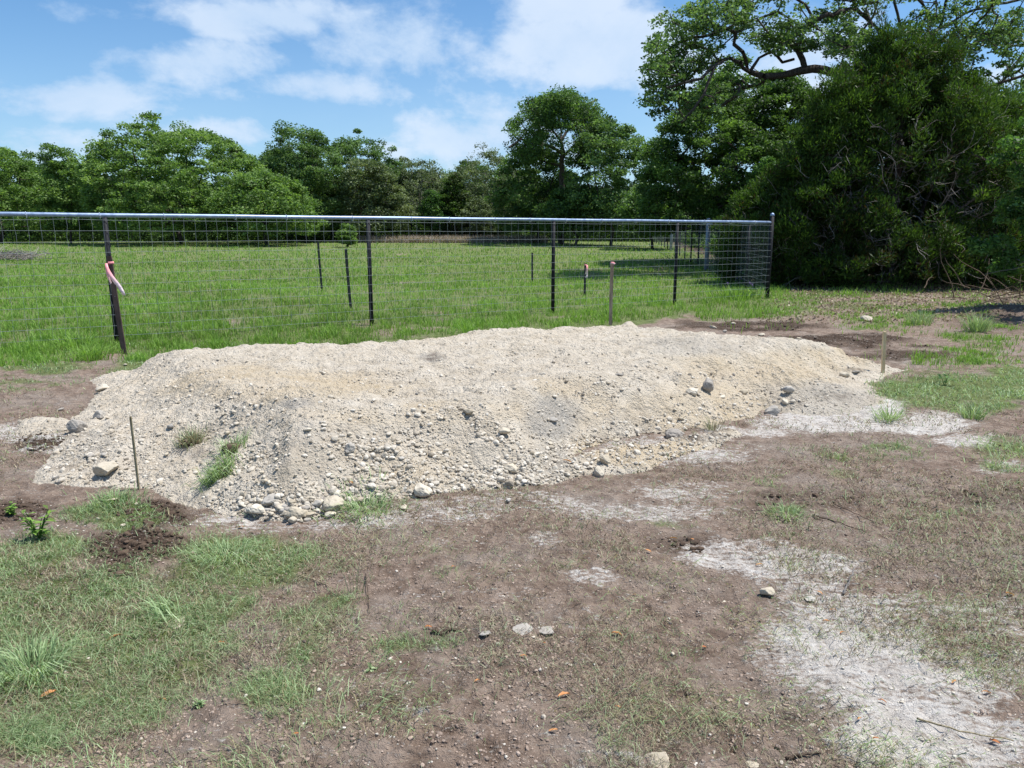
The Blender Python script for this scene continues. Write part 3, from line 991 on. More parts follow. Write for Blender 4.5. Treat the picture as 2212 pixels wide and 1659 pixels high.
def grow(trunks, centers, rg, seg=0.6, wander=0.16, tip=0.012, powr=2.3):
    """trunks: list of polylines (N,3); the first is rooted in the ground, others start at the nearest node"""
    pos = []; par = []; istr = []
    for ti, tr in enumerate(trunks):
        tr = np.asarray(tr, float)
        prev = -1
        if ti > 0:
            d = np.linalg.norm(np.array(pos) - tr[0], axis=1); prev = int(np.argmin(d))
            tr = tr if d[prev] > .05 else tr[1:]
        for k, p in enumerate(tr):
            if prev >= 0:
                d = p - np.array(pos[prev]); L = np.linalg.norm(d); m_ = max(1, int(L / seg))
                p0 = np.array(pos[prev])
                for j in range(1, m_ + 1):
                    q = p0 + d * j / m_
                    if j < m_: q = q + rg.normal(0, wander * .35 * seg, 3)
                    pos.append(tuple(q)); par.append(prev); istr.append(ti == 0); prev = len(pos) - 1
            else:
                pos.append(tuple(p)); par.append(-1); istr.append(True); prev = len(pos) - 1
    root = np.array(trunks[0][0])
    lowz = trunks[0][0][2] + 0.25 * (trunks[0][-1][2] - trunks[0][0][2])
    cap = len(pos) + len(centers) * 14; LASTN[0] = len(pos)
    PA = np.zeros((cap, 3)); PA[:len(pos)] = pos; n = len(pos)
    pen = np.zeros(cap); pen[:n] = [1e3 if (istr[i] and pos[i][2] < lowz) else 0 for i in range(n)]
    PR = np.full(cap, -1); PR[:n] = par
    order = np.argsort(np.linalg.norm(np.asarray(centers) - np.array(trunks[0][-1]), axis=1))
    for ci in order:
        c = centers[ci]
        d = np.linalg.norm(PA[:n] - c, axis=1) + pen[:n]
        # prefer branching from below
        d = d + np.clip(PA[:n, 2] - c[2], 0, 5) * 0.5
        k = int(np.argmin(d)); p0 = PA[k].copy(); dv = c - p0; L = np.linalg.norm(dv)
        m_ = min(12, max(1, int(L / seg))); prev = k
        for j in range(1, m_ + 1):
            f = j / m_
            q = p0 + dv * f
            q[2] += math.sin(f * math.pi) * L * 0.07
            if j < m_: q = q + rg.normal(0, wander * min(L, 2.5) * .5, 3)
            if n < cap:
                PA[n] = q; PR[n] = prev; prev = n; n += 1
    PA = PA[:n]; PR = PR[:n]
    acc_ = np.zeros(n); haschild = np.zeros(n, bool)
    haschild[PR[PR >= 0]] = True
    acc_[~haschild] = tip ** powr
    for i in range(n - 1, 0, -1):
        # nodes are only ever appended after their parent
        if PR[i] >= 0: acc_[PR[i]] += acc_[i]
    rad = acc_ ** (1 / powr)
    return PA, PR, rad, np.concatenate([np.array(istr), np.zeros(n - len(istr), bool)])


def branch_mesh(PA, PR, rad, sel, sides=5, rootflare=None):
    idx = np.where(sel & (PR >= 0))[0]
    if len(idx) == 0: return None
    par = PR[idx]
    d = PA[idx] - PA[par]; L = np.linalg.norm(d, axis=1)[:, None] + 1e-9; d = d / L
    def frame(dd):
        ref = np.tile(np.array((0.31, 0.95, 0.05)), (len(dd), 1))
        a = np.cross(dd, ref); a /= np.linalg.norm(a, axis=1)[:, None] + 1e-9
        return a, np.cross(dd, a)
    # direction at the parent node: its own incoming direction when it has one
    gp = PR[par]
    dp = np.where((gp >= 0)[:, None], PA[par] - PA[np.maximum(gp, 0)], d)
    dp = dp / (np.linalg.norm(dp, axis=1)[:, None] + 1e-9)
    bend = (dp * d).sum(1)
    dp = np.where((bend < 0.3)[:, None], d, dp)
    a0, b0 = frame(dp); a1, b1 = frame(d)
    th_ = np.arange(sides) * 2 * math.pi / sides
    cs, sn = np.cos(th_)[None, :, None], np.sin(th_)[None, :, None]
    r0 = np.minimum(rad[par], rad[idx] * 1.35)[:, None, None]; r1 = rad[idx][:, None, None]
    V0 = PA[par][:, None, :] + r0 * (cs * a0[:, None] + sn * b0[:, None])
    V1 = PA[idx][:, None, :] + r1 * (cs * a1[:, None] + sn * b1[:, None])
    V = np.concatenate([V0, V1], 1).reshape(-1, 3)
    base = np.arange(len(idx))[:, None] * 2 * sides; j = np.arange(sides)[None]; j2 = (j + 1) % sides
    Q = np.stack([base + j, base + j2, base + sides + j2, base + sides + j], -1).reshape(-1, 4)
    return V, Q


def rand_unit(rg, n):
    v = rg.normal(0, 1, (n, 3)); return v / (np.linalg.norm(v, axis=1)[:, None] + 1e-9)


def leaf_cards(centers, crad, n_per, size, rg, flat=0.5, aspect=0.6, shell=0.5, up=0.5, tintc=None, spike=False):
    """leaf sized rhombi around the clump centres"""
    nc = len(centers)
    cnt = rg.poisson(n_per, nc) if np.isscalar(n_per) else rg.poisson(n_per)
    idx = np.repeat(np.arange(nc), cnt); n = len(idx)
    d = rand_unit(rg, n)
    r = rg.random(n) ** (1 / 3 if shell == 0 else 1 / (3 + 6 * shell))
    rc = np.broadcast_to(crad, (nc,))[idx]
    off = d * (r * rc)[:, None]; off[:, 2] *= flat
    # irregular clump edge
    off += rg.normal(0, 1, (n, 3)) * (rc * 0.12)[:, None]
    p = centers[idx] + off
    if spike:
        t1 = d * 0.9 + np.array((0, 0, up)) + rg.normal(0, .45, (n, 3))
    else:
        t1 = rg.normal(0, 1, (n, 3)) * np.array((1, 1, 0.55))
    t1 /= np.linalg.norm(t1, axis=1)[:, None] + 1e-9
    nn = rg.normal(0, 1, (n, 3)) + np.array((0, 0, up * 1.6)); t2 = np.cross(t1, nn)
    t2 /= np.linalg.norm(t2, axis=1)[:, None] + 1e-9
    s = size * rg.uniform(0.6, 1.35, n)
    a = t1 * (s * 0.5)[:, None]; b = t2 * (s * 0.5 * aspect)[:, None]
    V = np.stack([p - a, p + b + a * .1, p + a, p - b + a * .1], 1).reshape(-1, 3)
    Q = np.arange(4 * n).reshape(-1, 4)
    tc = rg.normal(0.5, 0.2, nc) if tintc is None else tintc
    ti = np.clip(tc[idx] + rg.normal(0, 0.16, n), 0.0, 1)
    return V, Q, np.repeat(ti, 4)


def dome_centers(cx, cy, zb, zt, hw, rg, n, crad, hd=None, lump=0.25, seed=0, low=0.25, inner=0.25):
    """clump centres filling the shell of a lumpy dome"""
    hd = hw if hd is None else hd
    out = []
    while len(out) < n:
        u = rg.random() * 2 * math.pi; sz = rg.uniform(-low, 1)
        ch = math.sqrt(max(0, 1 - max(sz, 0) ** 2)) if sz >= 0 else (1 + sz * .5)
        k = 1.0 if rg.random() > inner else rg.uniform(0.35, 0.9)
        l = 1 + lump * float(fbm(np.array([math.cos(u) * 1.4 + seed * 7.7 + sz]), np.array([math.sin(u) * 1.4 + sz * 2]), 200 + seed, 2)[0])
        k *= l
        x = cx + math.cos(u) * ch * (hw - crad * .6) * k
        y = cy + math.sin(u) * ch * (hd - crad * .6) * k
        zm = zb + (zt - zb) * 0.25
        z = zm + (zt - crad * 0.4 - zm) * sz * k if sz >= 0 else zm + (zm - zb) * sz / max(low, .01) * .9
        out.append((x, y, z))
    return np.array(out)


def make_tree(name, label, cat, base, trunks, centers, crad, leafmat, barkmat, rg, n_per=70, size=.17, flat=.5, aspect=.6, up=.5,
              tip=.014, wander=.16, seg=.6, group=None, spike=False, sides=5, shell=.5, tintc=None, minr=0.0):
    base = np.asarray(base, float)
    root = empty(name, tuple(base), label, cat, group)
    PA, PR, rad, istr = grow(trunks, centers, rg, seg, wander, tip)
    if minr > 0:
        nm = sum(1 for _ in range(LASTN[0])); rad[:nm] = np.maximum(rad[:nm], minr)
    # root flare
    zf = PA[:, 2] - base[2]
    rad = rad * (1 + .5 * np.exp(-np.maximum(zf, 0) / .35) * istr)
    r = branch_mesh(PA, PR, rad, istr, 9)
    if r: link('trunk', make_mesh('trunk', r[0] - base, [r[1]], [barkmat], True), root)
    r = branch_mesh(PA, PR, rad, ~istr, sides)
    if r: link('limbs', make_mesh('limbs', r[0] - base, [r[1]], [barkmat], True), root)
    V, Q, ti = leaf_cards(centers, crad, n_per, size, rg, flat, aspect, shell, up, tintc, spike)
    link('crown', make_mesh('crown', V - base, [Q], [leafmat], False, {'tint': ti}), root)
    return root


def dome_tree(label, x0, x1, ytop, dist, mat, seed, ybot=500, name='oak_tree', density=1.0, crad=.75, n_per=70, size=.18, lump=.3, low=.3,
              bark='bark', group=None, cat='tree', hd=None, ntr=1, inner=.25, flat=.5):
    n_per = n_per * 2.3; size = size * 1.05; density = density * 1.3; flat = .42
    rg = np.random.default_rng(1000 + seed)
    cx = ((x0 + x1) / 2 - 1106) / FD * dist * 1.0
    hw = (x1 - x0) / 2 / FD * dist
    zt = AT(0, ytop, dist)[2]
    gz = float(GZ(cx, dist)); zb = max(AT(0, ybot, dist)[2], gz + .25)
    area = 2 * math.pi * hw * (zt - zb) * .8 + math.pi * hw * hw
    n = int(density * area / (crad * crad) * .55) + 10
    cen_ = dome_centers(cx, dist, zb, zt, hw, rg, n, crad, hd, lump, seed, low, inner)
    th_ = gz + (zt - gz) * .28
    tr = [np.array([(cx, dist, gz - .1), (cx + rg.normal(0, .2), dist, gz + (th_ - gz) * .5), (cx + rg.normal(0, .4), dist + rg.normal(0, .3), th_)])]
    for k in range(5):
        a = 2 * math.pi * (k + rg.random() * .6) / 5
        e = np.array((cx + math.cos(a) * hw * .55, dist + math.sin(a) * hw * .5, th_ + (zt - th_) * rg.uniform(.25, .7)))
        s0 = tr[0][-1]
        mid = s0 * .5 + e * .5 + rg.normal(0, hw * .08, 3)
        tr.append(np.array([s0, mid, e]))
    return make_tree(name, label, cat, (cx, dist, gz), tr, cen_, crad * rg.uniform(.45, 1.2, n), M[mat], M[bark], rg, n_per, size, flat=flat, tip=.016, group=group, seg=.8, minr=.055)


TL = 'trees along the far side of the pasture'
dome_tree('leafy oak at the far left edge of the tree line', -90, 128, 312, 66, 'leaf_oak_light', 1, group=TL)
dome_tree('small round-topped oak left of the broadest oak', 112, 225, 322, 64, 'leaf_oak_light', 2, group=TL)
dome_tree('broadest oak of the far tree line, a wide bright green dome', 212, 600, 270, 63, 'leaf_oak_light', 3, ybot=505, group=TL, lump=.22, density=1.1)
dome_tree('low rounded oak against the right flank of the broadest oak', 470, 700, 368, 59, 'leaf_oak_light', 4, ybot=505, group=TL)
dome_tree('dark green oak with a knobby top right of the broadest oak', 572, 768, 282, 68, 'leaf_oak_mid', 5, group=TL, lump=.4)
dome_tree('airy umbrella-topped oak behind the pale green one', 682, 872, 294, 74, 'leaf_oak_mid', 6, density=.7, inner=.1, lump=.3, ybot=400, group=TL)
dome_tree('pale green rounded oak left of the sparse grey trees', 735, 895, 340, 69, 'leaf_oak_grey', 7, group=TL)
dome_tree('thin grey-brown half bare oak in the gap of the tree line', 862, 985, 332, 76, 'leaf_oak_grey', 8, density=.8, n_per=32, group=TL, bark='bark_grey', size=.15)
dome_tree('sparse olive oak with bare twigs left of the tall oak', 950, 1130, 326, 74, 'leaf_oak_grey', 9, density=1.0, n_per=42, group=TL, bark='bark_grey', size=.15)
dome_tree('bright green bushy juniper in front of the sparse olive oak', 912, 968, 415, 70.8, 'leaf_shrub', 10, name='juniper_tree', crad=.45, n_per=60, size=.13, group=TL)
dome_tree('dark pointed juniper right of the bright green juniper', 950, 1022, 382, 71.5, 'leaf_juniper', 11, name='juniper_tree', crad=.5, n_per=70, size=.14, group=TL, hd=1.4)
dome_tree('grey green low oak at the foot of the tall oak', 1065, 1260, 322, 66, 'leaf_oak_dark', 13, group=TL)
dome_tree('grey leaved shrubby tree below the sparse olive oak', 985, 1080, 432, 71, 'leaf_oak_grey', 12, crad=.5, n_per=50, size=.13, name='shrub', cat='shrub', group=TL)
dome_tree('soft green oak right of the tall umbrella oak', 1225, 1405, 268, 58, 'leaf_oak_mid', 14, group=TL)
dome_tree('dark low oak under the soft green oak beside the back fence', 1150, 1330, 400, 60, 'leaf_oak_dark', 15, group=TL)
dome_tree('dark oak behind the far end of the side fence', 1330, 1480, 400, 52, 'leaf_oak_dark', 16, group=TL, ybot=512)

dome_tree('hazy olive oak rising behind the gap between the pale green and sparse oaks', 800, 960, 348, 82, 'leaf_oak_grey', 17, group=TL, ybot=490)
dome_tree('grey olive oak behind the dark pointed juniper', 940, 1090, 350, 84, 'leaf_oak_mid', 18, group=TL, ybot=490)
dome_tree('dull green oak behind the foot of the tall umbrella oak', 1040, 1200, 356, 82, 'leaf_oak_grey', 19, group=TL, ybot=490)
dome_tree('mid green oak behind the dark green oak with the knobby top', 540, 720, 330, 80, 'leaf_oak_mid', 20, group=TL, ybot=490)
dome_tree('farther oak behind the small round-topped oak at the left', 20, 230, 345, 78, 'leaf_oak_mid', 25, group=TL, ybot=490)

# tall umbrella oak in the middle distance
rg = np.random.default_rng(77)
D0 = 62.0
def zt_(px, py, d=D0): return AT(px, py, d)
bs = zt_(1212, 520); bs[2] = float(GZ(bs[0], D0))
limbs = [[bs, zt_(1215, 430), zt_(1213, 350, 62), zt_(1212, 305)],
         [zt_(1212, 305), zt_(1185, 270, 61), zt_(1150, 240, 61), zt_(1140, 222, 60)],
         [zt_(1212, 305), zt_(1235, 262, 63), zt_(1268, 225, 63), zt_(1290, 215, 64)],
         [zt_(1213, 330), zt_(1170, 310, 60.5), zt_(1125, 300, 60), zt_(1100, 318, 59)],
         [zt_(1212, 305), zt_(1208, 262, 64), zt_(1200, 225, 65), zt_(1205, 205, 65)],
         [zt_(1213, 340), zt_(1258, 300, 61), zt_(1300, 270, 60), zt_(1322, 250, 60)],
         [zt_(1213, 360), zt_(1180, 350, 64), zt_(1145, 345, 65)]]
cs = []
while len(cs) < 400:
    a = rg.uniform(0, math.pi * 2); e = rg.uniform(-.55, 1)
    px = 1212 + math.cos(a) * 116 * math.sqrt(max(0.05, 1 - max(e, 0) ** 2)) * rg.uniform(.35, 1.05)
    py = 300 - 106 * e * rg.uniform(.75, 1.03)
    if e < .3 and abs(px - 1212) < 40 and rg.random() < .75: continue
    cs.append(AT(px, py, D0 + math.sin(a) * 4.2))
cs = np.array(cs)
make_tree('oak_tree', 'tallest oak of the far tree line with dark arching limbs and a rounded umbrella top', 'tree', bs, limbs, cs, .62 * rg.uniform(.7, 1.25, len(cs)),
          M['leaf_oak_dark'], M['bark'], rg, 120, .16, group=TL, tip=.022, wander=.2, minr=.08)

# the wood on the right
WD = 'trees of the near wood on the right'
dome_tree('dense dark oak behind the side fence left of the big juniper', 1388, 1800, 140, 36, 'leaf_oak_dark', 21, ybot=505, crad=.55, n_per=110, size=.12, group=WD, density=1.2, lump=.35)
dome_tree('lower dark oak thicket behind the side fence posts', 1560, 1770, 360, 31, 'leaf_oak_dark', 22, ybot=520, crad=.45, n_per=100, size=.11, group=WD, density=1.2)
dome_tree('dark oak filling the wood behind the big juniper', 1700, 2050, 150, 36, 'leaf_oak_dark', 23, ybot=520, crad=.6, n_per=90, size=.13, group=WD)
dome_tree('dark oak deep in the wood at the right edge', 1980, 2400, 190, 38, 'leaf_oak_dark', 24, ybot=520, crad=.65, n_per=90, size=.13, group=WD)

# big near oak with twisting limbs against the sky
rg = np.random.default_rng(5)
D1 = 29.0
N = lambda px, py, d=D1: AT(px, py, d)
bs = N(1985, 560, 29.5); bs[2] = float(GZ(bs[0], bs[1]))
limbs = [[bs, N(1975, 420, 29.5), N(1960, 300, 29.5), N(1935, 190, 29.5)],
         [N(1935, 190, 29.5), N(1850, 160, 29), N(1780, 150), N(1730, 152), N(1690, 162), N(1650, 165, 28.5), N(1620, 155), N(1600, 135, 28), N(1575, 125), N(1545, 140, 27.5), N(1515, 170, 27), N(1480, 178, 27), N(1440, 190, 27)],
         [N(1615, 150), N(1605, 112, 28.5), N(1585, 95), N(1590, 70), N(1565, 60), N(1540, 75, 28), N(1500, 80), N(1460, 95)],
         [N(1590, 70), N(1615, 55, 29.5), N(1610, 25), N(1635, 5, 29.5)],
         [N(1622, 155), N(1640, 125, 29), N(1665, 112), N(1690, 135, 29.5), N(1715, 128)],
         [N(1740, 152), N(1725, 110, 29.5), N(1700, 75), N(1705, 40, 29), N(1680, 25), N(1640, 40)],
         [N(1705, 85), N(1735, 60, 30), N(1760, 45), N(1790, 30), N(1850, 20, 30), N(1935, 100, 30)],
         [N(1760, 45, 30), N(1740, 10, 30), N(1700, -20, 30), N(1650, -50, 30)],
         [N(1935, 190, 29.5), N(1945, 80, 30), N(1930, -20, 30), N(1900, -140, 31)],
         [N(1945, 120, 30), N(2030, 60, 31), N(2110, 20, 31), N(2200, 0, 31), N(2300, -40, 31)],
         [N(2030, 60, 31), N(2050, -20, 30), N(2110, -90, 30)],
         [N(1850, 20, 30), N(1820, -60, 29), N(1780, -140, 29)],
         [N(1960, 300, 29.5), N(2050, 240, 28), N(2130, 190, 27.5), N(2220, 160, 27)],
         [N(1935, 100, 30), N(1985, 70, 30.5), N(2005, 25, 30), N(1975, -10, 29.5), N(2000, -50, 30)],
         [N(2060, 45, 31), N(2085, 85, 30.5), N(2140, 72, 30), N(2185, 100, 30), N(2240, 95, 30)],
         [N(1870, 22, 30), N(1885, 55, 29.5), N(1860, 85, 29), N(1825, 95, 29)],
         [N(2110, 20, 31), N(2140, -20, 31), N(2130, -60, 31)],
         [N(1545, 140, 27.5), N(1520, 205, 27), N(1495, 240, 27), N(1470, 265, 27)]]
zones = [(1480, 95, 80, 75, 62), (1560, 35, 75, 45, 42), (1440, 165, 50, 55, 34), (1700, 85, 60, 32, 26), (1660, 60, 55, 30, 12), (1600, 190, 60, 25, 10), (1420, 215, 28, 30, 10), (1800, 70, 70, 50, 40),
         (1760, -40, 200, 60, 60), (2000, -60, 260, 60, 90), (2080, 60, 140, 60, 60), (1900, 110, 120, 60, 45), (2250, 60, 130, 140, 70), (2150, 150, 110, 90, 50), (1500, 230, 60, 40, 22)]
cs = []
for (zx, zy, rx, ry, n) in zones:
    for _ in range(int(n * (1.55 if zx < 1750 else 1.2))):
        a = rg.uniform(0, 2 * math.pi); r = math.sqrt(rg.random())
        cs.append(N(zx + math.cos(a) * r * rx, zy + math.sin(a) * r * ry, D1 + rg.normal(0, 1.3)))
cs = np.array(cs)
make_tree('oak_tree', 'large near oak with thick black twisting limbs arching against the sky', 'tree', bs, limbs, cs, 36 * .01 * rg.uniform(.45, 1.25, len(cs)),
          M['leaf_oak_mid'], M['bark'], rg, 66, .115, group=WD, tip=.0155, wander=.25, seg=.35, minr=.05)


def juniper(label, cx, D, ztop, gz, hw, hd, seed, nclump, n_per, size, crad, lean=0.0, deadwood=300, lowest=.1, group=WD):
    rg = np.random.default_rng(seed)
    base = np.array((cx, D, gz))
    cs = []; tc = []
    H = ztop - gz
    lobes = rand_unit(rg, 90); lobes[:, 2] = np.abs(lobes[:, 2]); lr = rg.uniform(.10, .26, 90); la = rg.uniform(.0, .42, 90)
    while len(cs) < nclump:
        z = rg.uniform(0.02, 1.0) ** 0.9
        prof = (min(1.0, (z / 0.10 + .35)) if z < .1 else 1.0) * (1 - max(0, z - .25) / .78) ** .62
        a = rg.uniform(0, 2 * math.pi)
        lob = 1 + .30 * float(fbm(np.array([math.cos(a) * 1.8 + seed]), np.array([math.sin(a) * 1.8 + z * 5]), 300 + seed, 3)[0])
        dz = np.array((math.cos(a) * prof, math.sin(a) * prof, z * 1.2)); dz /= np.linalg.norm(dz)
        lob = lob * .86 + float((la * np.exp(-((lobes - dz) ** 2).sum(1) / lr ** 2)).max())
        k = lob * (1.0 if rg.random() > .35 else rg.uniform(.4, .95))
        x = cx + math.cos(a) * hw * prof * k + lean * z
        y = D + math.sin(a) * hd * prof * k
        zz = gz + H * z * (1 + .06 * rg.normal()) * (.88 + .2 * (lob - .8))
        if zz < gz + .12: continue
        # bare patches where only dead twigs show
        th_ = fbm(np.array([x * .55 + seed]), np.array([zz * .6]), 310, 3)[0]
        bare = math.exp(-((x - cx - .4) / (hw * .5)) ** 2 - ((z - .40) / .17) ** 2)
        if math.sin(a) < 0.3 and rg.random() < bare * 1.05: continue
        if rg.random() < .35 + .9 * (-th_): continue
        cs.append((x, y, zz)); tc.append(np.clip(.42 + .25 * th_ + .12 * rg.normal() + .12 * z, .05, .95))
    cs = np.array(cs)
    trunks = [[base + (0, 0, -.1), base + (.1, 0, H * .2), base + (.15, .1, H * .5), base + (lean * .7, .1, H * .85)]]
    for k in range(4):
        a = rg.uniform(0, 2 * math.pi)
        trunks.append([base + (.06, 0, .35), base + (math.cos(a) * hw * .25, math.sin(a) * hd * .25, H * .25), base + (math.cos(a) * hw * .45, math.sin(a) * hd * .45, H * .6)])
    root = make_tree('juniper_tree', label, 'tree', base, trunks, cs, crad * rg.uniform(.6, 1.3, len(cs)), M['leaf_juniper'], M['bark'], rg,
                     n_per * 2.2, size * 1.0, flat=.8, aspect=.24, up=.75, tip=.009, wander=.13, seg=.45, group=group, spike=True, shell=.15, tintc=np.array(tc))
    mb = MB()
    for k in range(deadwood):
        z = rg.uniform(.06, .6); a = rg.uniform(math.pi * .95, 2.05 * math.pi); r0 = rg.uniform(.35, .8)
        prof = (1 - max(0, z - .25) / .78) ** .62
        p = np.array((cx + math.cos(a) * hw * prof * r0, D + math.sin(a) * hd * prof * r0, gz + H * z))
        d = np.array((math.cos(a), math.sin(a) * .8, rg.normal(.05, .5))); d /= np.linalg.norm(d)
        L = rg.uniform(.4, 1.3); pts = [p]
        for j in range(5):
            d = d + rg.normal(0, .28, 3); d /= np.linalg.norm(d)
            pts.append(pts[-1] + d * L / 5)
            if rg.random() < .7:
                d2 = d + rg.normal(0, .7, 3); d2 /= np.linalg.norm(d2)
                mb.tube([pts[-1], pts[-1] + d2 * L * .18, pts[-1] + d2 * L * .3 + rg.normal(0, .05, 3)], [.006, .005, .002], 3, False)
        mb.tube(pts, np.linspace(.013, .004, 6), 3, False)
    mb.build('dead_twigs', M['twig_grey'], root, base)
    return root


juniper('largest juniper filling the right side, dark with grey dead twigs inside', 11.2, 23.3, AT(0, 52, 23)[2], .03, 4.0, 2.6, 1, 2100, 75, .12, .30, lean=-.1, deadwood=420)
juniper('bushy juniper on the left flank of the largest juniper', 8.7, 23.9, AT(0, 330, 24)[2], .05, 2.1, 1.7, 2, 800, 75, .12, .28, deadwood=120)
juniper('tall juniper behind the right side of the largest juniper', 15.2, 25.5, AT(0, 200, 25)[2], .08, 3.0, 2.2, 3, 1100, 70, .12, .32, deadwood=160)
dome_tree('grey green leafy bush poking out left of the big juniper', 1608, 1672, 335, 25.2, 'leaf_shrub', 31, ybot=500, name='shrub', cat='shrub', crad=.25, n_per=70, size=.07, group=WD, bark='bark_grey')

# right edge: bright leafy tree, partly out of the picture
rg = np.random.default_rng(61)
bs = np.array((10.9, 15.2, 0.0))
limbs = [[bs + (0, 0, -.1), bs + (-.05, 0, 1.0), bs + (-.1, .1, 2.0)],
         [bs + (-.1, 0, 1.4), bs + (-.7, -.3, 2.1), bs + (-1.3, -.5, 2.7)],
         [bs + (-.1, .1, 2.0), bs + (.2, 0, 3.2), bs + (.1, .2, 4.2)],
         [bs + (-.05, 0, 1.0), bs + (-.9, -.2, 1.0), bs + (-1.7, -.1, .8)]]
cs = []
for (ox, oy, oz, rx, ry, rz, n) in [(-.6, 0, 3.0, .9, .8, .9, 60), (.4, 0, 3.8, 1.2, 1.1, 1.0, 80), (-.9, -.2, 2.0, .6, .6, .5, 26), (-.1, -1.3, 2.7, 1.2, 1.1, .7, 90), (.6, -.4, 3.4, 1.3, 1.3, .8, 60), (.7, 0, 2.4, 1.2, 1, .9, 60), (-1.5, -.1, 1.35, .45, .4, .3, 12), (-1.0, .2, 1.0, .5, .5, .3, 12)]:
    for _ in range(n):
        d = rand_unit(rg, 1)[0] * rg.random() ** .4
        cs.append(bs + (ox + d[0] * rx, oy + d[1] * ry, oz + d[2] * rz))
cs = np.array(cs)
make_tree('elm_tree', 'bright green small-leaved young tree cut by the right edge of the picture', 'tree', bs, limbs, cs, .2 * rg.uniform(.6, 1.3, len(cs)),
          M['leaf_shrub'], M['bark_grey'], rg, 100, .085, group=WD, tip=.006, wander=.25, seg=.25)

# round bush out in the pasture
dome_tree('small round green bush standing alone at the far edge of the pasture', 733, 777, 482, 56, 'leaf_oak_light', 41, ybot=528, name='bush', cat='bush', crad=.3, n_per=60, size=.1, low=.9)

# far wood seen as one mass
rg = np.random.default_rng(90)
n = 9000
cx_ = rg.uniform(-85, 90, n); cy_ = rg.uniform(80, 100, n)
tops = 6.0 + 1.6 * fbm(cx_ * .12, cy_ * 0 + 3, 401, 3)
cs = np.stack([cx_, cy_, .6 + rg.random(n) ** .8 * tops], 1)
V, Q, ti = leaf_cards(cs, .95, 24, .62, rg, .7, .7, .2, .4)
fw = link('far_woods', make_mesh('far_woods', V, [Q], [M['leaf_far']], False, {'tint': ti}))
tag(fw, 'dark wood massed behind the far tree line', 'woods', kind='stuff')
# scrub below the crowns of the far trees and of the near wood
pts = []
for _ in range(4500):
    x = rg.uniform(-48, 16); y = rg.uniform(72.5, 78)
    pts.append((x, y, float(GZ(x, y)) + rg.random() ** 1.5 * 2.2))
for _ in range(1500):
    f = rg.random(); q = corner + sd * Ls * (f * .85 + .2)
    x = q[0] + rg.uniform(2.2, 9); y = q[1] + rg.uniform(0, 2); pts.append((x, y, float(GZ(x, y)) + rg.random() ** 1.4 * 1.9))
cs = np.array(pts)
V, Q, ti = leaf_cards(cs, .5, 26, .24, rg, .8, .6, .2, .4)
uw = link('undergrowth', make_mesh('undergrowth', V, [Q], [M['leaf_oak_dark']], False, {'tint': ti}))
tag(uw, 'dark brushy undergrowth beneath the trees behind the fences', 'undergrowth', kind='stuff')


# ------------------------------------------------------------------ blades of grass, litter
def blades(x, y, z, h, w, lean, rg, tint, head=None):
    n = len(x)
    a = rg.uniform(0, 2 * math.pi, n) if head is None else head
    fa = a + rg.normal(0, 1.0, n)
    dirx, diry = np.cos(a), np.sin(a)
    sx, sy = -np.sin(fa), np.cos(fa)
    lean = np.clip(lean, 0, 1.52)
    L1 = h * .5; L2 = h * .5
    l1 = lean * .6; l2 = np.minimum(lean * 1.35 + .1, 1.75)
    x1 = x + dirx * L1 * np.sin(l1); y1 = y + diry * L1 * np.sin(l1); z1 = z + L1 * np.cos(l1)
    x2 = x1 + dirx * L2 * np.sin(l2); y2 = y1 + diry * L2 * np.sin(l2); z2 = z1 + L2 * np.cos(l2)
    hw = w / 2
    V = np.stack([np.stack([x - sx * hw, y - sy * hw, z - .004], 1), np.stack([x + sx * hw, y + sy * hw, z - .004], 1),
                  np.stack([x1 + sx * hw * .85, y1 + sy * hw * .85, z1], 1), np.stack([x1 - sx * hw * .85, y1 - sy * hw * .85, z1], 1),
                  np.stack([x2, y2, z2], 1)], 1).reshape(-1, 3)
    b = np.arange(n)[:, None] * 5
    return V, b + np.array([[0, 1, 2, 3]]), b + np.array([[3, 2, 4]]), np.repeat(tint, 5)


def Pgrid(px, py):
    """vectorised P on the rising land"""
    u = (px - 1106.0) / FD; v = (829.5 - py) / FD
    vy = C_P + v * S_P; vz = -S_P + v * C_P
    z = np.zeros_like(px)
    for _ in range(16):
        t_ = np.minimum((z - CAMZ) / np.minimum(vz, -1e-3), 76 / vy)
        y = vy * t_; x = u * t_
        z = .5 * z + .5 * .76 * sstep(18, 75, y)
    return x, y


rg = np.random.default_rng(21)
n = 420000
px = rg.uniform(-260, 2500, n); py = 521 + 270 * rg.random(n) ** .85
x, y = Pgrid(px, py)
y = y + rg.normal(0, .012, n) * y * 1.0
g, ch, dk, wd = masks(x, y)
side = (y - (11.25 + (x + 5.8) * 0.645))
tuft = fbm(x * 2.4, y * 2.4, 501, 3)
zz, mh = surf(x, y)
t2 = sstep(-.25, .3, fbm(x * 4.2, y * 4.2, 507, 2)); nearf = 1 - sstep(17, 26, y)
ok = (rg.random(n) < g * (.66 + 1.2 * tuft) * (1 - nearf * .75 * (1 - t2))) & (mh < 0.01) & (y < 74) & ((side > -2.4) | (x > 3.5))
x, y, zz, tf = x[ok], y[ok], zz[ok], tuft[ok]; t2 = t2[ok] * nearf[ok]
dist = np.hypot(x, y)
h = (1 + .3 * t2) * (1 - .5 * ((x > 5.5) & (y < 19.5))) * (.06 + .09 * rg.random(len(x)) ** 1.5) * (1 + .8 * np.clip(tf, 0, 1)) * (.75 + .012 * dist)
w = np.clip(dist * .00075, .006, .04)
patch = fbm(x * .35, y * .35, 505, 3)
tint = np.clip(.55 + .35 * patch + .22 * tf + rg.normal(0, .16, len(x)), .0, 1)
V, Q, T, ti = blades(x, y, zz, h, w, np.abs(rg.normal(.45, .3, len(x))), rg, tint)
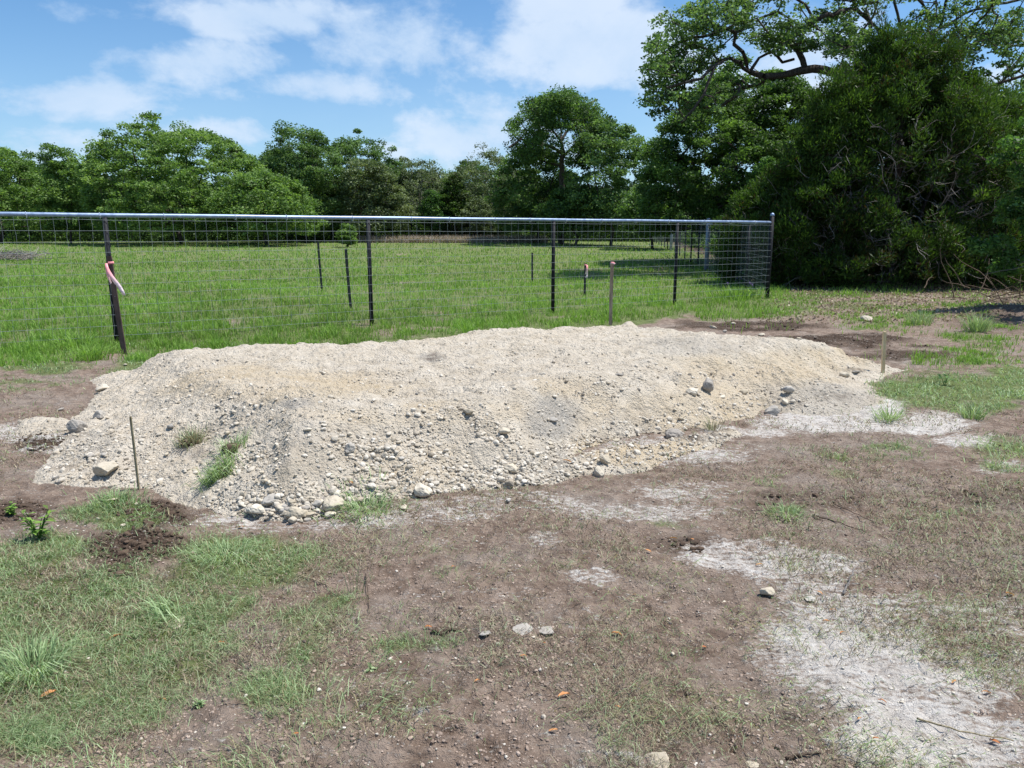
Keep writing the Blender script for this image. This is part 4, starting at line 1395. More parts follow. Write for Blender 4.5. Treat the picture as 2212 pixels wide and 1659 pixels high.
o = link('pasture_grass', make_mesh('pasture_grass', V, [Q, T], [M['grass_field']], False, {'tint': ti}))
tag(o, 'bright green pasture grass beyond and beside the fence', 'grass', kind='stuff')

# short trampled grass near the camera
n = 560000
px = rg.uniform(-300, 2500, n); py = rg.uniform(740, 1800, n)
x, y = Pgrid(px, py)
g, ch, dk, wd = masks(x, y)
side = (y - (11.25 + (x + 5.8) * 0.645))
zz, mh = surf(x, y)
tuft = fbm(x * 5, y * 5, 511, 3)
ok = (rg.random(n) < (np.clip(g, 0, 1) ** 1.3 * (.6 + 1.1 * tuft) + .002)) & (mh < .012) & (side < 0) & (y > 1.2)
x, y, zz, tf = x[ok], y[ok], zz[ok], tuft[ok]; gg = g[ok]
d = np.hypot(x, y)
h = (.028 + .045 * rg.random(len(x)) ** 1.6) * (1 + .6 * np.clip(tf, 0, 1))
h = h * np.where(x > 3, 1.35, 1.0)
w = np.clip(d * .0007, .0018, .008) * rg.uniform(.7, 1.3, len(x))
tint = np.clip(.52 + .25 * fbm(x * 1.2, y * 1.2, 515, 3) + rg.normal(0, .24, len(x)) + .12 * (x > 3), 0, 1)
V, Q, T, ti = blades(x, y, zz, h, w, np.abs(rg.normal(1.2, .32, len(x))), rg, tint)
o = link('trampled_grass', make_mesh('trampled_grass', V, [Q, T], [M['grass_near']], False, {'tint': ti}))
tag(o, 'short trampled grass in patches over the bare soil', 'grass', kind='stuff')

# grass clippings, straw and twig bits lying about
n = 200000
px = rg.uniform(-300, 2900, n); py = rg.uniform(850, 1800, n)
x, y = Pgrid(px, py)
zz, mh = surf(x, y)
cl = fbm(x * 2.2, y * 2.2, 521, 4)
ok = (rg.random(n) < .26 + 1.5 * cl) & (mh < .004)
x, y, zz = x[ok], y[ok], zz[ok]; d = np.hypot(x, y)
n = len(x)
L = .018 + .055 * rg.random(n) ** 2.2; w = np.clip(d * .0008, .0018, .006)
mix_ = np.where(rg.random(n) < .22, rg.uniform(.6, 1, n), rg.uniform(0, .55, n))
V, Q, T, ti = blades(x, y, zz + .003 + rg.random(n) * .006, L, w, np.full(n, 1.4) + rg.normal(0, .12, n), rg, mix_)
o = link('plant_litter', make_mesh('plant_litter', V, [Q, T], [M['litter']], False, {'tint': ti}))
tag(o, 'cut grass, straw and twig bits strewn over the bare soil', 'plant litter', kind='stuff')

n = 62000
px = rg.uniform(-300, 2900, n); py = rg.uniform(960, 1800, n)
x, y = Pgrid(px, py)
zz, mh = surf(x, y); g, ch, dk, wd = masks(x, y)
cl = fbm(x * 1.6 + 4, y * 3.0, 523, 4)
ok = (rg.random(n) < .03 + 1.5 * cl + .4 * g) & (mh < .004)
x, y, zz, cl = x[ok], y[ok], zz[ok], cl[ok]; n = len(x)
L = .025 + .085 * rg.random(n) ** 2.2
hd_ = fbm(x * .9, y * .9, 525, 2) * 4 + rg.normal(0, 1.0, n) + .4
V, Q, T, ti = blades(x, y, zz + .004 + rg.random(n) * .016, L, rg.uniform(.0016, .0034, n), 1.5 + rg.normal(0, .1, n), rg,
                     np.where(rg.random(n) < .5, rg.uniform(.0, .16, n), rg.uniform(.35, 1, n)), hd_)
o = link('cut_grass', make_mesh('cut_grass', V, [Q, T], [M['grass_near']], False, {'tint': ti}))
tag(o, 'long cut grass blades and straw lying flat on the soil', 'cut grass', kind='stuff')

# dry pale grass strip in front of the back fence, and leaf litter in the wood
n = 16000
x = rg.uniform(-13.5, 3, n); y = rg.uniform(66, 70, n)
V, Q, T, ti = blades(x, y, GZ(x, y), .35 + .45 * rg.random(n), np.full(n, .04), np.abs(rg.normal(.6, .4, n)), rg, rg.random(n))
o = link('dry_grass', make_mesh('dry_grass', V, [Q, T], [M['dry_grass']], False, {'tint': ti}))
tag(o, 'strip of tall bleached dry grass before the back fence', 'grass', kind='stuff')
n = 26000
px = rg.uniform(1640, 2500, n); py = rg.uniform(585, 700, n)
x, y = Pgrid(px, py); g, ch, dk, wd = masks(x, y)
ok = rg.random(n) < .15 + wd + .6 * np.exp(-((py - 650) / 25) ** 2) * (px > 1750) * (.5 + fbm(x, y, 531, 3))
x, y = x[ok], y[ok]; n = len(x)
V, Q, T, ti = blades(x, y, surf(x, y)[0] + .01, .03 + .07 * rg.random(n), rg.uniform(.02, .05, n), np.full(n, 1.35), rg, rg.uniform(.1, .52, n))
o = link('leaf_litter', make_mesh('leaf_litter', V, [Q, T], [M['litter']], False, {'tint': ti}))
tag(o, 'tan fallen leaves covering the ground under the wood', 'leaf litter', kind='stuff')


# distinct tufts and weeds ---------------------------------------------------------
def tuft_thing(px, py, name, label, cat, mat, n, h, spread, w, seed, lean=.7, z=None, lift=0.0, group=None, head=None, soil=None):
    rg = np.random.default_rng(seed)
    zz = 0.
    for _ in range(16):
        x, y, _z = P(px, py, zz); zz = .6 * zz + .4 * float(surf(x, y)[0])
    bx = rg.normal(0, spread * .35, n); by = rg.normal(0, spread * .35, n)
    a = np.arctan2(by, bx) + rg.normal(0, .6, n) if head is None else head + rg.normal(0, .35, n)
    zs = surf(x + bx, y + by)[0] + lift
    V, Q, T, ti = blades(x + bx, y + by, zs, h * rg.uniform(.5, 1.15, n), np.full(n, w), np.abs(rg.normal(lean, .3, n)), rg, np.clip(rg.normal(.6, .22, n), 0, 1), a)
    base = np.array((x, y, zz))
    me = make_mesh(name, V - base, [Q, T], [M[mat]], False, {'tint': ti})
    if soil:
        root = empty(name, tuple(base), label, cat, group)
        link('blades', me, root)
        sv, sf_ = rock_shape(4, 17 + seed)
        sv = sv * np.array(soil) * .5
        link('root_ball', make_mesh('root_ball', sv, [sf_], [M['clod']], True, {'tint': rg.random(len(sv))}), root)
        return root
    o = link(name, me, None, tuple(base))
    return tag(o, label, cat, group)


def ico(sub):
    bm = bmesh.new(); bmesh.ops.create_icosphere(bm, subdivisions=sub, radius=1.0)
    bm.verts.ensure_lookup_table()
    V = np.array([v.co[:] for v in bm.verts]); F = np.array([[v.index for v in f.verts] for f in bm.faces])
    bm.free(); return V, F


ICO = {k: ico(k) for k in (1, 2, 3, 4, 5)}


def rock_shape(sub, seed, rough=.18, cuts=7):
    rg = np.random.default_rng(seed)
    V, F = ICO[sub]; V = V.copy()
    for _ in range(cuts):           # knock flat facets off
        nrm_ = rand_unit(rg, 1)[0]; d = rg.uniform(.55, .92)
        t_ = V @ nrm_; over = np.clip(t_ - d, 0, None)
        V = V - over[:, None] * nrm_ * .9
    n = fbm(V[:, 0] * 1.7 + seed, V[:, 1] * 1.7 + V[:, 2] * 1.3, seed + 600, 4)
    V = V * (1 + rough * n)[:, None]
    if sub >= 3:
        n2 = fbm(V[:, 0] * 7 + V[:, 2] * 5, V[:, 1] * 7 - V[:, 2] * 4, seed + 700, 3)
        V = V * (1 + rough * .28 * n2)[:, None]
    return V, F


# ------------------------------------------------------------------ stones
# gravel strewn on and around the mound, one mass
def scatter_stones(x, y, s, sub, rg, nvar=8, sink=.25, seed=0):
    out_v = []; out_f = []; out_t = []; off = 0
    zz, mh = surf(x, y)
    var = rg.integers(0, nvar, len(x))
    for v in range(nvar):
        idx = np.where(var == v)[0]
        if len(idx) == 0: continue
        V, F = rock_shape(sub, 40 + v + seed, .22)
        n = len(idx)
        sc = s[idx][:, None] * rg.uniform(.65, 1.2, (n, 3)) * np.array((1.15, 1.0, .72))
        a = rg.uniform(0, 2 * math.pi, n); ca, sa = np.cos(a), np.sin(a)
        tl = rg.normal(0, .35, n); ct, st = np.cos(tl), np.sin(tl)
        W_ = V[None] * sc[:, None, :]
        X = W_[..., 0]; Y = W_[..., 1] * ct[:, None] - W_[..., 2] * st[:, None]; Z = W_[..., 1] * st[:, None] + W_[..., 2] * ct[:, None]
        X2 = X * ca[:, None] - Y * sa[:, None]; Y2 = X * sa[:, None] + Y * ca[:, None]
        Pz = np.stack([X2 + x[idx][:, None], Y2 + y[idx][:, None], Z + (zz[idx] + s[idx] * .72 * (1 - 2 * sink) * .8)[:, None]], -1)
        out_v.append(Pz.reshape(-1, 3))
        out_f.append((F[None] + (np.arange(n) * len(V))[:, None, None] + off).reshape(-1, 3))
        out_t.append(np.repeat(np.clip(rg.normal(.5, .28, n), 0, 1), len(V)))
        off += n * len(V)
    return np.vstack(out_v), np.vstack(out_f), np.concatenate(out_t)


rg = np.random.default_rng(33)
FZ = [(900, 1010, 420, 70, 1.), (1180, 1000, 200, 60, .9), (640, 1080, 150, 60, 1.), (1400, 960, 200, 40, .8), (200, 980, 150, 70, .5), (1480, 880, 180, 60, .7), (1690, 850, 90, 50, .7)]
n = 90000
px = rg.uniform(20, 1990, n); py = rg.uniform(675, 1160, n)
x, y, _ = np.array([0]), 0, 0
u = (px - 1106.0) / FD; v = (829.5 - py) / FD
vy = C_P + v * S_P; vz = -S_P + v * C_P
zg = np.full(n, .3)
for _ in range(8):
    t_ = (zg - CAMZ) / vz; x = u * t_; y = vy * t_
    zs, mh = surf(x, y); zg = .5 * zg + .5 * np.clip(zs, 0, .6)
zs, mh = surf(x, y)
cl = fbm(x * 3, y * 3, 541, 3)
wgt = np.clip(ell(px, py, FZ), 0, 1) * np.maximum(sstep(-.25, .35, cl + .3 * fbm(x * 9, y * 9, 543, 2)), sstep(.2, .06, mh))
okm = (mh > .004) & (rg.random(n) < .28 + .45 * wgt + .35 * cl)
x, y, wgt = x[okm], y[okm], wgt[okm]; n = len(x)
s = .0028 + .0045 * rg.random(n) + .014 * rg.random(n) ** 10 + wgt * .016 * rg.random(n) ** 8
big = s > .0115
V1, F1, T1 = scatter_stones(x[~big], y[~big], s[~big], 1, rg, sink=.4)
V2, F2, T2_ = scatter_stones(x[big], y[big], s[big], 2, rg, seed=9, sink=.36)
gv = np.vstack([V1, V2]); gf = np.vstack([F1, F2 + len(V1)]); gt = np.concatenate([T1, T2_])
o = link('gravel', make_mesh('gravel', gv, [gf], [M['gravel']], False, {'tint': gt}))
tag(o, 'countless small pale stones and grit covering the mound', 'gravel', kind='stuff')

# grit on the bare soil
n = 9000
px = rg.uniform(-200, 2400, n); py = rg.uniform(880, 1700, n)
x, y = Pgrid(px, py); zs, mh = surf(x, y); g, ch, dk, wd = masks(x, y)
okm = (mh < .004) & (rg.random(n) < .12 + .75 * ch + .7 * np.exp(-((py - 1100) / 40) ** 2) * (px > 400) * (px < 1500))
x, y = x[okm], y[okm]; n = len(x)
s = .0018 + .0028 * rg.random(n) + .007 * rg.random(n) ** 9
V1, F1, T1 = scatter_stones(x, y, s, 1, rg, seed=3)
o = link('grit', make_mesh('grit', V1, [F1], [M['gravel']], False, {'tint': np.clip(T1 + .25, 0, 1)}))
tag(o, 'fine white grit and pebbles scattered over the brown soil', 'grit', kind='stuff')

# crumbs of dry brown soil
n = 60000
px = rg.uniform(-250, 2450, n); py = 880 + 900 * rg.random(n) ** .9
x, y = Pgrid(px, py); zs, mh = surf(x, y); g, ch, dk, wd = masks(x, y)
okm = (mh < .004) & (rg.random(n) < .55 + 1.2 * fbm(x * 2.6, y * 2.6, 551, 4) - .4 * g)
okm &= rg.random(n) > ch * 1.6
x, y = x[okm], y[okm]; n = len(x)
s = .002 + .0035 * rg.random(n) + 0.006 * rg.random(n) ** 8
V1, F1, T1 = scatter_stones(x, y, s, 1, rg, seed=13, sink=.35)
o = link('soil_crumbs', make_mesh('soil_crumbs', V1, [F1], [M['crumb']], False, {'tint': T1}))
tag(o, 'small dry crumbs of brown soil over the bare ground', 'soil crumbs', kind='stuff')

# dark clods of turned soil
n = 26000
px = rg.uniform(-50, 2212, n); py = rg.uniform(690, 1260, n)
x, y = Pgrid(px, py); zs, mh = surf(x, y); g, ch, dk, wd = masks(x, y)
okm = (mh < .01) & (rg.random(n) < dk * 1.1 - .25) & (wd < .1)
x, y = x[okm], y[okm]; n = len(x)
s = .005 + .008 * rg.random(n) + .014 * rg.random(n) ** 5
V1, F1, T1 = scatter_stones(x, y, s, 2, rg, seed=5)
o = link('soil_clods', make_mesh('soil_clods', V1, [F1], [M['clod']], False, {'tint': T1}))
tag(o, 'dark crumbly clods of freshly turned soil', 'soil clods', kind='stuff')

# single stones: a handful with looks of their own, then the largest of the rest
ROCK_MESH = []
for k in range(10):
    V, F = rock_shape(3, 800 + k, .2, 9)
    V = V * np.array((1.1, .95, .75))
    ROCK_MESH.append(make_mesh('rock', V, [F], [M['stone']], True))
DARK_MESH = []
for k in range(3):
    V, F = rock_shape(3, 900 + k, .24, 8)
    DARK_MESH.append(make_mesh('rock', V * np.array((1.1, .9, .8)), [F], [M['stone_dark']], True))


def put_rock(px, py, wpx, label, seed, dark=False, hf=.75, group=None, sink=.22, big=False, rotz=None):
    rg = np.random.default_rng(seed)
    zz = .0
    for _ in range(8):
        x, y, _z = P(px, py + wpx * .25, zz); zz = .5 * zz + .5 * float(surf(x, y)[0])
    zz = float(surf(x, y)[0])
    depth = y * C_P + (CAMZ - zz) * S_P
    r = wpx / 2 / FD * depth
    if big:
        V, F = rock_shape(5, 950 + seed, .2, 10)
        me = make_mesh('rock', V, [F], [M['stone_dark' if dark else 'stone']], True)
    else:
        me = (DARK_MESH if dark else ROCK_MESH)[seed % (3 if dark else 10)]
    o = link('rock', me)
    o.scale = (r * rg.uniform(.9, 1.05), r * rg.uniform(.75, 1.0), r * hf * rg.uniform(.85, 1.1))
    o.rotation_euler = (rg.normal(0, .15), rg.normal(0, .15), rg.uniform(0, 6.28) if (rotz is None and not big) else (rotz or 0.0))
    o.location = (x, y, zz + r * hf * (1 - 2 * sink))
    return tag(o, label, 'rock', group)


named = [
    (232, 1010, 56, 'large cream boulder left of the thin lath stake on the mound', .7, False),
    (912, 1058, 46, 'big smooth pale rock at the foot of the mound slope, near its middle', .65, False),
    (1292, 1021, 32, 'round beige rock sitting on bare soil just off the mound foot', .85, False),
    (1305, 992, 34, 'angular cream rock on the mound foot above the round beige rock', .8, False),
    (873, 1096, 22, 'lone round rock on the soil below the big smooth pale rock', .9, False),
    (720, 1088, 54, 'broad blocky rock at the lowest front corner of the mound', .75, False),
    (634, 1080, 44, 'large rounded grey-white rock in the cobble heap at the mound foot', .9, False),
    (585, 1078, 46, 'flat slab-like grey rock leaning left of the large rounded one', .5, True),
    (556, 1098, 46, 'rough pale rock at the bottom of the cobble heap', .7, False),
    (632, 1123, 22, 'beige rock standing apart below the cobble heap', .85, False),
    (165, 925, 44, 'rough grey-white lump of rock at the left edge of the mound', .9, True),
    (215, 893, 34, 'dark jagged rock lump above the grey-white one at the left edge', .6, True),
    (222, 836, 32, 'flat pale rock at the upper left shoulder of the mound', .55, False),
    (68, 966, 24, 'half-buried grey rock on the soil left of the mound', .4, True),
    (130, 883, 16, 'small grey rock on the track left of the mound', .6, True),
    (1458, 937, 44, 'dark dirty rock tucked under the right front face of the mound', .7, True),
    (1528, 838, 30, 'speckled grey boulder upper of the pair on the right shoulder', 1.0, True),
    (1497, 825, 30, 'flat pale rock just left of the speckled grey boulder', .6, False),
    (1703, 845, 26, 'speckled dark grey rock where the mound smooths out to the right', .9, True),
    (1668, 887, 34, 'brown-grey rock at the right front foot of the mound', .75, True),
    (1605, 843, 24, 'tan egg-shaped rock between the two speckled grey boulders', .75, False),
    (1695, 865, 22, 'pale rock just below the speckled dark grey rock', .7, False),
    (1825, 808, 26, 'tan rock on the right tip of the mound left of the tan stake', .7, False),
    (1103, 985, 34, 'wide cream rock low on the middle of the mound face', .7, False),
    (1090, 931, 26, 'tilted grey-beige rock high on the mound face, left of the gray streak', .9, False),
    (1012, 928, 28, 'pointed beige rock left of the tilted grey-beige one', .8, False),
    (755, 968, 30, 'grey rock embedded in the left part of the front face', .9, True),
    (1195, 905, 26, 'grey rock in the gray streak of the mound face', .6, True),
    (1560, 855, 18, 'cream pebble-like rock right below the speckled grey boulder', .7, False),
    (1872, 686, 30, 'white rounded stone in the grass beyond the dark soil strip', .55, False),
    (1583, 698, 12, 'small pale stone on the dark soil strip behind the mound', .7, False),
    (1540, 706, 16, 'beige rock at the back edge of the mound near the dark soil', .7, False),
    (1565, 715, 12, 'dark grey stone at the back edge of the mound', .8, True),
    (1645, 722, 18, 'rounded tan rock lying on the right end of the back crest', .6, False),
    (1725, 731, 16, 'pale round rock on the back edge right of the tan rock', .7, False),
    (1657, 1277, 34, 'rough pale rock set in dark crumbs on the lower right soil', .75, False),
    (1130, 1345, 54, 'half-buried flat chalky rock in the middle foreground, left of its twin', .16, True),
    (1182, 1352, 44, 'half-buried flat chalky rock in the middle foreground, right of its twin', .16, True),
    (1048, 1362, 30, 'flat tan rock left of the two half-buried chalky rocks', .25, True),
    (1152, 1376, 10, 'small bright white stone just below the two half-buried chalky rocks', .7, False),
    (1415, 1630, 66, 'large flat pale rock sunk in the soil at the bottom edge', .14, False),
    (1625, 1645, 30, 'blue-grey flat stone at the bottom edge right of the large flat rock', .3, False),
    (1750, 1290, 30, 'cracked grey lump of chalk right of the rough pale rock', .45, True),
    (378, 1333, 60, 'long flat limestone piece half hidden in the left grass', .16, False),
    (1563, 1298, 10, 'tiny white stone left of the rough pale rock', .7, False),
    (1453, 1412, 12, 'small white pebble alone in the lower middle', .7, False),
    (243, 1075, 26, 'flat white stone in the grass right below the left lath stake end', .4, False),
    (294, 1023 + 65, 10, 'little white stone beside the turned soil near the lath stake', .8, False),
    (213, 1120, 12, 'white pebble left of the dark turned soil heap', .8, False),
    (266, 1133, 14, 'white flat pebble on the turned soil in the left foreground', .6, False),
    (1097, 1080, 16, 'small round grey stone on the soil in front of the mound middle', .9, True),
    (935, 765, 26, 'dark broken lump on the flat top of the mound', .5, True),
    (1105, 722, 14, 'brown stone on the flat top near the back edge', .7, True),
    (1338, 808, 18, 'brown block-like stone on the flat top right of the middle', .6, True),
    (1850, 797, 22, 'black burnt-looking lump near the right tip of the mound', .35, True),
]
for k, (px, py, w_, lab, hf, dkk) in enumerate(named):
    put_rock(px, py, w_ * .95, lab, 100 + k, dkk, hf, big=(w_ > 28), sink=.2 if hf > .5 else (.3 if hf > .2 else .42))

grp = 'loose stones lying on the mound'
rg = np.random.default_rng(44)
cnt = 0
tries = 0
while cnt < 200 and tries < 4000:
    tries += 1
    if rg.random() < .62:
        z_ = FZ[rg.choice(len(FZ), p=np.array([.3, .18, .22, .1, .08, .07, .05]))]
        px = rg.normal(z_[0], z_[2] * .55); py = rg.normal(z_[1], z_[3] * .5)
    else:
        px = rg.uniform(250, 1850); py = rg.uniform(745, 1050)
    x_, y_, _ = P(px, py, .2)
    mh_ = surf(np.array([x_]), np.array([y_]))[1][0]
    if mh_ < .01: continue
    f_ = rg.random()
    wpx = (6.5 + 12 * f_ ** 3) * (py / 950) ** 1.3 * (1 if py > 900 else .8)
    dk_ = rg.random() < .18
    zone = ('at the left end of the mound' if px < 430 else 'on the right shoulder of the mound' if px > 1580 else 'on the flat top of the mound' if py < 865 else
            'low on the front slope of the mound' if py > 1010 - .0 * px else 'midway up the front slope of the mound')
    put_rock(px, py, wpx, ('small dark grey stone, one of several alike ' if dk_ else 'small pale loose stone, one of many alike ') + zone, 2000 + cnt * 3, dk_, rg.uniform(.6, .9), grp)
    cnt += 1

for k in range(46):
    a = rg.uniform(0, 6.28); r = rg.random() ** .6
    px = 650 + math.cos(a) * r * 130; py = 1092 + math.sin(a) * r * 26 - abs(px - 640) * .06
    put_rock(px, py, rg.uniform(11, 26), 'pale cobble, one of many alike heaped at the lowest front corner of the mound', 5000 + k, rg.random() < .2, rg.uniform(.6, .9), 'cobbles heaped at the mound foot')

# tufts, weeds and clods of turf
tuft_thing(75, 1455, 'grass_tuft', 'large spiky green grass tuft at the left edge of the foreground', 'grass tuft', 'grass_near', 420, .20, .16, .0034, 1, 1.15)
tuft_thing(490, 1205, 'grass_tuft', 'pale green flattened grass tuft below the mound corner', 'grass tuft', 'grass_near', 300, .13, .2, .0035, 2, 1.4)
tuft_thing(360, 1340, 'grass_tuft', 'bright green blades laid over the long flat limestone piece', 'grass tuft', 'grass_near', 70, .16, .09, .005, 3, 1.2, head=2.9)
tuft_thing(250, 1082, 'grass_tuft', 'fresh green grass tuft at the foot of the thin lath stake', 'grass tuft', 'grass_near', 320, .09, .2, .005, 4, .8)
tuft_thing(790, 1098, 'grass_tuft', 'dark green grass lying at the mound foot near the big smooth rock', 'grass tuft', 'grass_near', 300, .13, .3, .005, 5, 1.2)
tuft_thing(475, 1030, 'turf_clod', 'clump of drooping green grass hanging on the mound face left of the cobbles', 'turf clod', 'grass_near', 260, .17, .16, .005, 6, 1.1, soil=(.13, .12, .10), head=-1.8)
tuft_thing(415, 955, 'turf_clod', 'brown ball of dry roots and grass on the left shoulder of the mound', 'turf clod', 'litter', 240, .12, .12, .006, 7, .8, soil=(.14, .12, .09))
tuft_thing(503, 972, 'turf_clod', 'turf clod with upright green blades right of the brown root ball', 'turf clod', 'grass_near', 130, .14, .12, .005, 8, .7, soil=(.14, .11, .08))
tuft_thing(1540, 930, 'grass_tuft', 'dry grass wisp standing at the right foot of the mound', 'grass tuft', 'litter', 60, .16, .08, .004, 9, .6)
tuft_thing(1920, 905, 'grass_tuft', 'pulled-up pale grass bunch on the chalky strip', 'grass tuft', 'grass_near', 110, .22, .16, .006, 10, 1.1)
tuft_thing(2100, 905, 'grass_tuft', 'dark leafy tuft right of the pale grass bunch', 'grass tuft', 'grass_near', 130, .16, .12, .007, 11, .8)
tuft_thing(1985, 700, 'grass_tuft', 'tall fine pale green grass tuft beyond the tan wooden stake', 'grass tuft', 'grass_near', 240, .3, .3, .008, 12, .6)
tuft_thing(2110, 715, 'grass_tuft', 'long bladed grass tuft in the shade at the right', 'grass tuft', 'grass_near', 240, .4, .2, .009, 13, .7)
tuft_thing(195, 778, 'grass_tuft', 'coarse green grass tuft left of the leaning brown stake', 'grass tuft', 'grass_field', 260, .26, .25, .011, 14, .7)
tuft_thing(170, 752, 'grass_tuft', 'wide green tuft along the fence left of the left fence post', 'grass tuft', 'grass_field', 260, .26, .4, .011, 15, .7)
tuft_thing(1700, 1112, 'grass_tuft', 'small pale grass tuft alone on the brown soil at the right', 'grass tuft', 'grass_near', 160, .10, .14, .004, 16, 1.2)
tuft_thing(1590, 645, 'grass_tuft', 'leafy green weeds at the foot of the corner post', 'weeds', 'grass_field', 300, .35, .9, .02, 17, .5)
tuft_thing(765, 1280, 'grass_tuft', 'upright thin dry stem with few blades in the middle foreground', 'grass tuft', 'litter', 14, .2, .05, .004, 18, .3)


def weed(px, py, name, label, nst, h, leafL, leafW, seed, mat='leaf_shrub', group=None):
    rg = np.random.default_rng(seed)
    x, y, z = P(px, py, 0.0); base = np.array((x, y, float(surf(x, y)[0])))
    root = empty(name, tuple(base), label, 'weed', group)
    lf = MB()
    for s_ in range(nst):
        a = rg.uniform(0, 6.28); top = base + np.array((math.cos(a) * h * .35, math.sin(a) * h * .35, h * rg.uniform(.6, 1)))
        mid = base * .5 + top * .5 + np.array((0, 0, h * .1))
        st = MB(); st.tube([base, mid, top], [.004, .003, .002], 5); st.build('stem', M['leaf_shrub'], root, base)
        for k in range(7):
            f = .2 + .8 * k / 6; c = base * (1 - f) + top * f
            b_ = k * 2.4 + rg.random(); dv = np.array((math.cos(b_), math.sin(b_), rg.uniform(-.1, .5))); dv /= np.linalg.norm(dv)
            sd_ = np.cross(dv, (0, 0, 1)); sd_ /= np.linalg.norm(sd_) + 1e-9; L = leafL * rg.uniform(.6, 1.1)
            V = [c, c + dv * L * .45 + sd_ * leafW / 2, c + dv * L + np.array((0, 0, -L * .2)), c + dv * L * .45 - sd_ * leafW / 2, c + dv * L * .5 + np.array((0, 0, -.004))]
            lf.add(V, None, [(0, 1, 4), (1, 2, 4), (2, 3, 4), (3, 0, 4)], rg.uniform(.2, 1))
    lf.build('leaves', M[mat], root, base)
    return root


weed(85, 1165, 'broadleaf_weed', 'leafy green weed plant in the left foreground grass', 9, .16, .06, .02, 1, 'grass_field')
weed(20, 1115, 'broadleaf_weed', 'low leafy weed cut by the left edge beside the mound foot', 6, .07, .04, .02, 2, 'grass_field')
weed(2040, 835, 'broadleaf_weed', 'pale narrow-leaved weed standing in the right green patch', 2, .2, .16, .03, 3)
weed(430, 1520, 'broadleaf_weed', 'wilted small-leaved weed lying in the lower left', 5, .025, .022, .010, 4, 'grass_near')
weed(800, 1450, 'broadleaf_weed', 'single curled green leaf weed near the lower left centre', 1, .02, .03, .016, 5, 'grass_near')

# twigs and stick bits
def stick(pts_px, r, label, mat='twig_brown', lift=.008, z_end=0.0, group=None, name='stick'):
    pts = []
    for k, (a, b) in enumerate(pts_px):
        x, y, _ = P(a, b, 0.0); pts.append((x, y, float(surf(x, y)[0]) + lift + z_end * k / max(1, len(pts_px) - 1)))
    pts = np.array(pts)
    tt = np.linspace(0, len(pts) - 1, len(pts) * 4); P2 = np.stack([np.interp(tt, np.arange(len(pts)), pts[:, i]) for i in range(3)], 1)
    P2 += np.random.default_rng(len(label)).normal(0, r * .5, P2.shape)
    mb = MB(); mb.tube(P2, np.linspace(r, r * .55, len(P2)), 6)
    o = mb.build(name, M[mat], None, tuple(pts[0]), True)
    return tag(o, label, 'stick', group)


stick([(1755, 1112), (1810, 1130), (1870, 1150)], .004, 'thin dark stick lying on the brown soil at the right')
stick([(1800, 1085), (1850, 1110), (1905, 1135)], .003, 'long fine green-brown stem above the thin dark stick')
stick([(936, 1372), (960, 1374), (985, 1372)], .011, 'short thick dark piece of wood left of the flat tan rock')
stick([(790, 1245), (795, 1290), (798, 1330)], .0025, 'upright leaning twig casting shade in the middle foreground', z_end=.0)
stick([(1700, 1640), (1730, 1636), (1770, 1640)], .006, 'stubby dark stick at the bottom edge')
stick([(1820, 1290), (1832, 1275), (1845, 1262)], .005, 'pale bent twig right of the cracked chalk lump', 'twig_grey', z_end=.06)
stick([(640, 1245), (700, 1262), (745, 1290)], .003, 'pale straw stalk across the left grass', 'lath_grey')
stick([(490, 1185), (560, 1225), (610, 1240)], .003, 'long green-yellow stalk near the pale flattened tuft', 'lath_grey')
stick([(1980, 1560), (2060, 1590), (2190, 1600)], .0035, 'bleached straw stalk at the lower right', 'lath_grey')

# fallen orange-brown leaves
lv = MB()
def leaf_mesh(seed):
    rg = np.random.default_rng(seed)
    L, Wd = 1.0, .36
    V = []; 
    for k in range(7):
        f = k / 6; w = Wd * math.sin(math.pi * min(1, f * .96 + .02)) ** .8 / 2 * (1 + .1 * rg.normal())
        zc = .12 * math.sin(f * 3.1) + .02 * rg.normal()
        V += [((f - .5) * L, -w, zc + .10), ((f - .5) * L, 0, zc), ((f - .5) * L, w, zc + .08)]
    Q = []
    for k in range(6):
        b = k * 3
        Q += [(b, b + 3, b + 4, b + 1), (b + 1, b + 4, b + 5, b + 2)]
    return make_mesh('fallen_leaf', np.array(V), [np.array(Q)], [M['leaf_orange']], True, {'tint': np.full(21, rg.random())})
LM = [leaf_mesh(k) for k in range(6)]
pix = [(1218, 1500, 26), (250, 1378, 30), (478, 1380, 20), (1332, 1369, 20), (1195, 1585, 18), (105, 1510, 30), (350, 1505, 22), (1175, 1395, 10), (925, 1365, 16), (1130, 1425, 14), (1455, 1010 + 160, 14),
       (1225, 1020, 16), (1496, 1170, 10), (1890, 1610, 14), (1820, 1370, 14), (1800, 1320, 14), (2180, 1295, 20), (2130, 1500, 16), (1335, 1530, 12), (1520, 1400, 12), (760, 1080, 12), (520, 1095 + 40, 12),
       (1400, 1200, 12), (1855, 1570, 14), (2060, 1480, 16), (640, 1600, 12), (980, 1235, 12), (1030, 1470, 14), (1640, 1220, 14), (1770, 1285, 12), (1785, 1345, 14), (2150, 1600, 18), (1905, 1520, 16), (1370, 1290, 8)]
for k, (px, py, wpx) in enumerate(pix):
    x, y, _ = P(px, py, 0.0); z = float(surf(x, y)[0])
    o = link('fallen_leaf', LM[k % 6])
    s_ = wpx / FD * (y * C_P + CAMZ * S_P) * 1.15
    o.scale = (s_, s_, s_); o.location = (x, y, z + s_ * .05 + .006); o.rotation_euler = (RNG.normal(0, .25), RNG.normal(0, .2), RNG.uniform(-.9, .9))
    if k == 0: tag(o, 'largest orange-red fallen leaf, alone in the lower middle', 'leaf', 'fallen leaves on the soil')
    else: tag(o, 'small orange-brown fallen leaf, one of many alike on the foreground soil', 'leaf', 'fallen leaves on the soil')

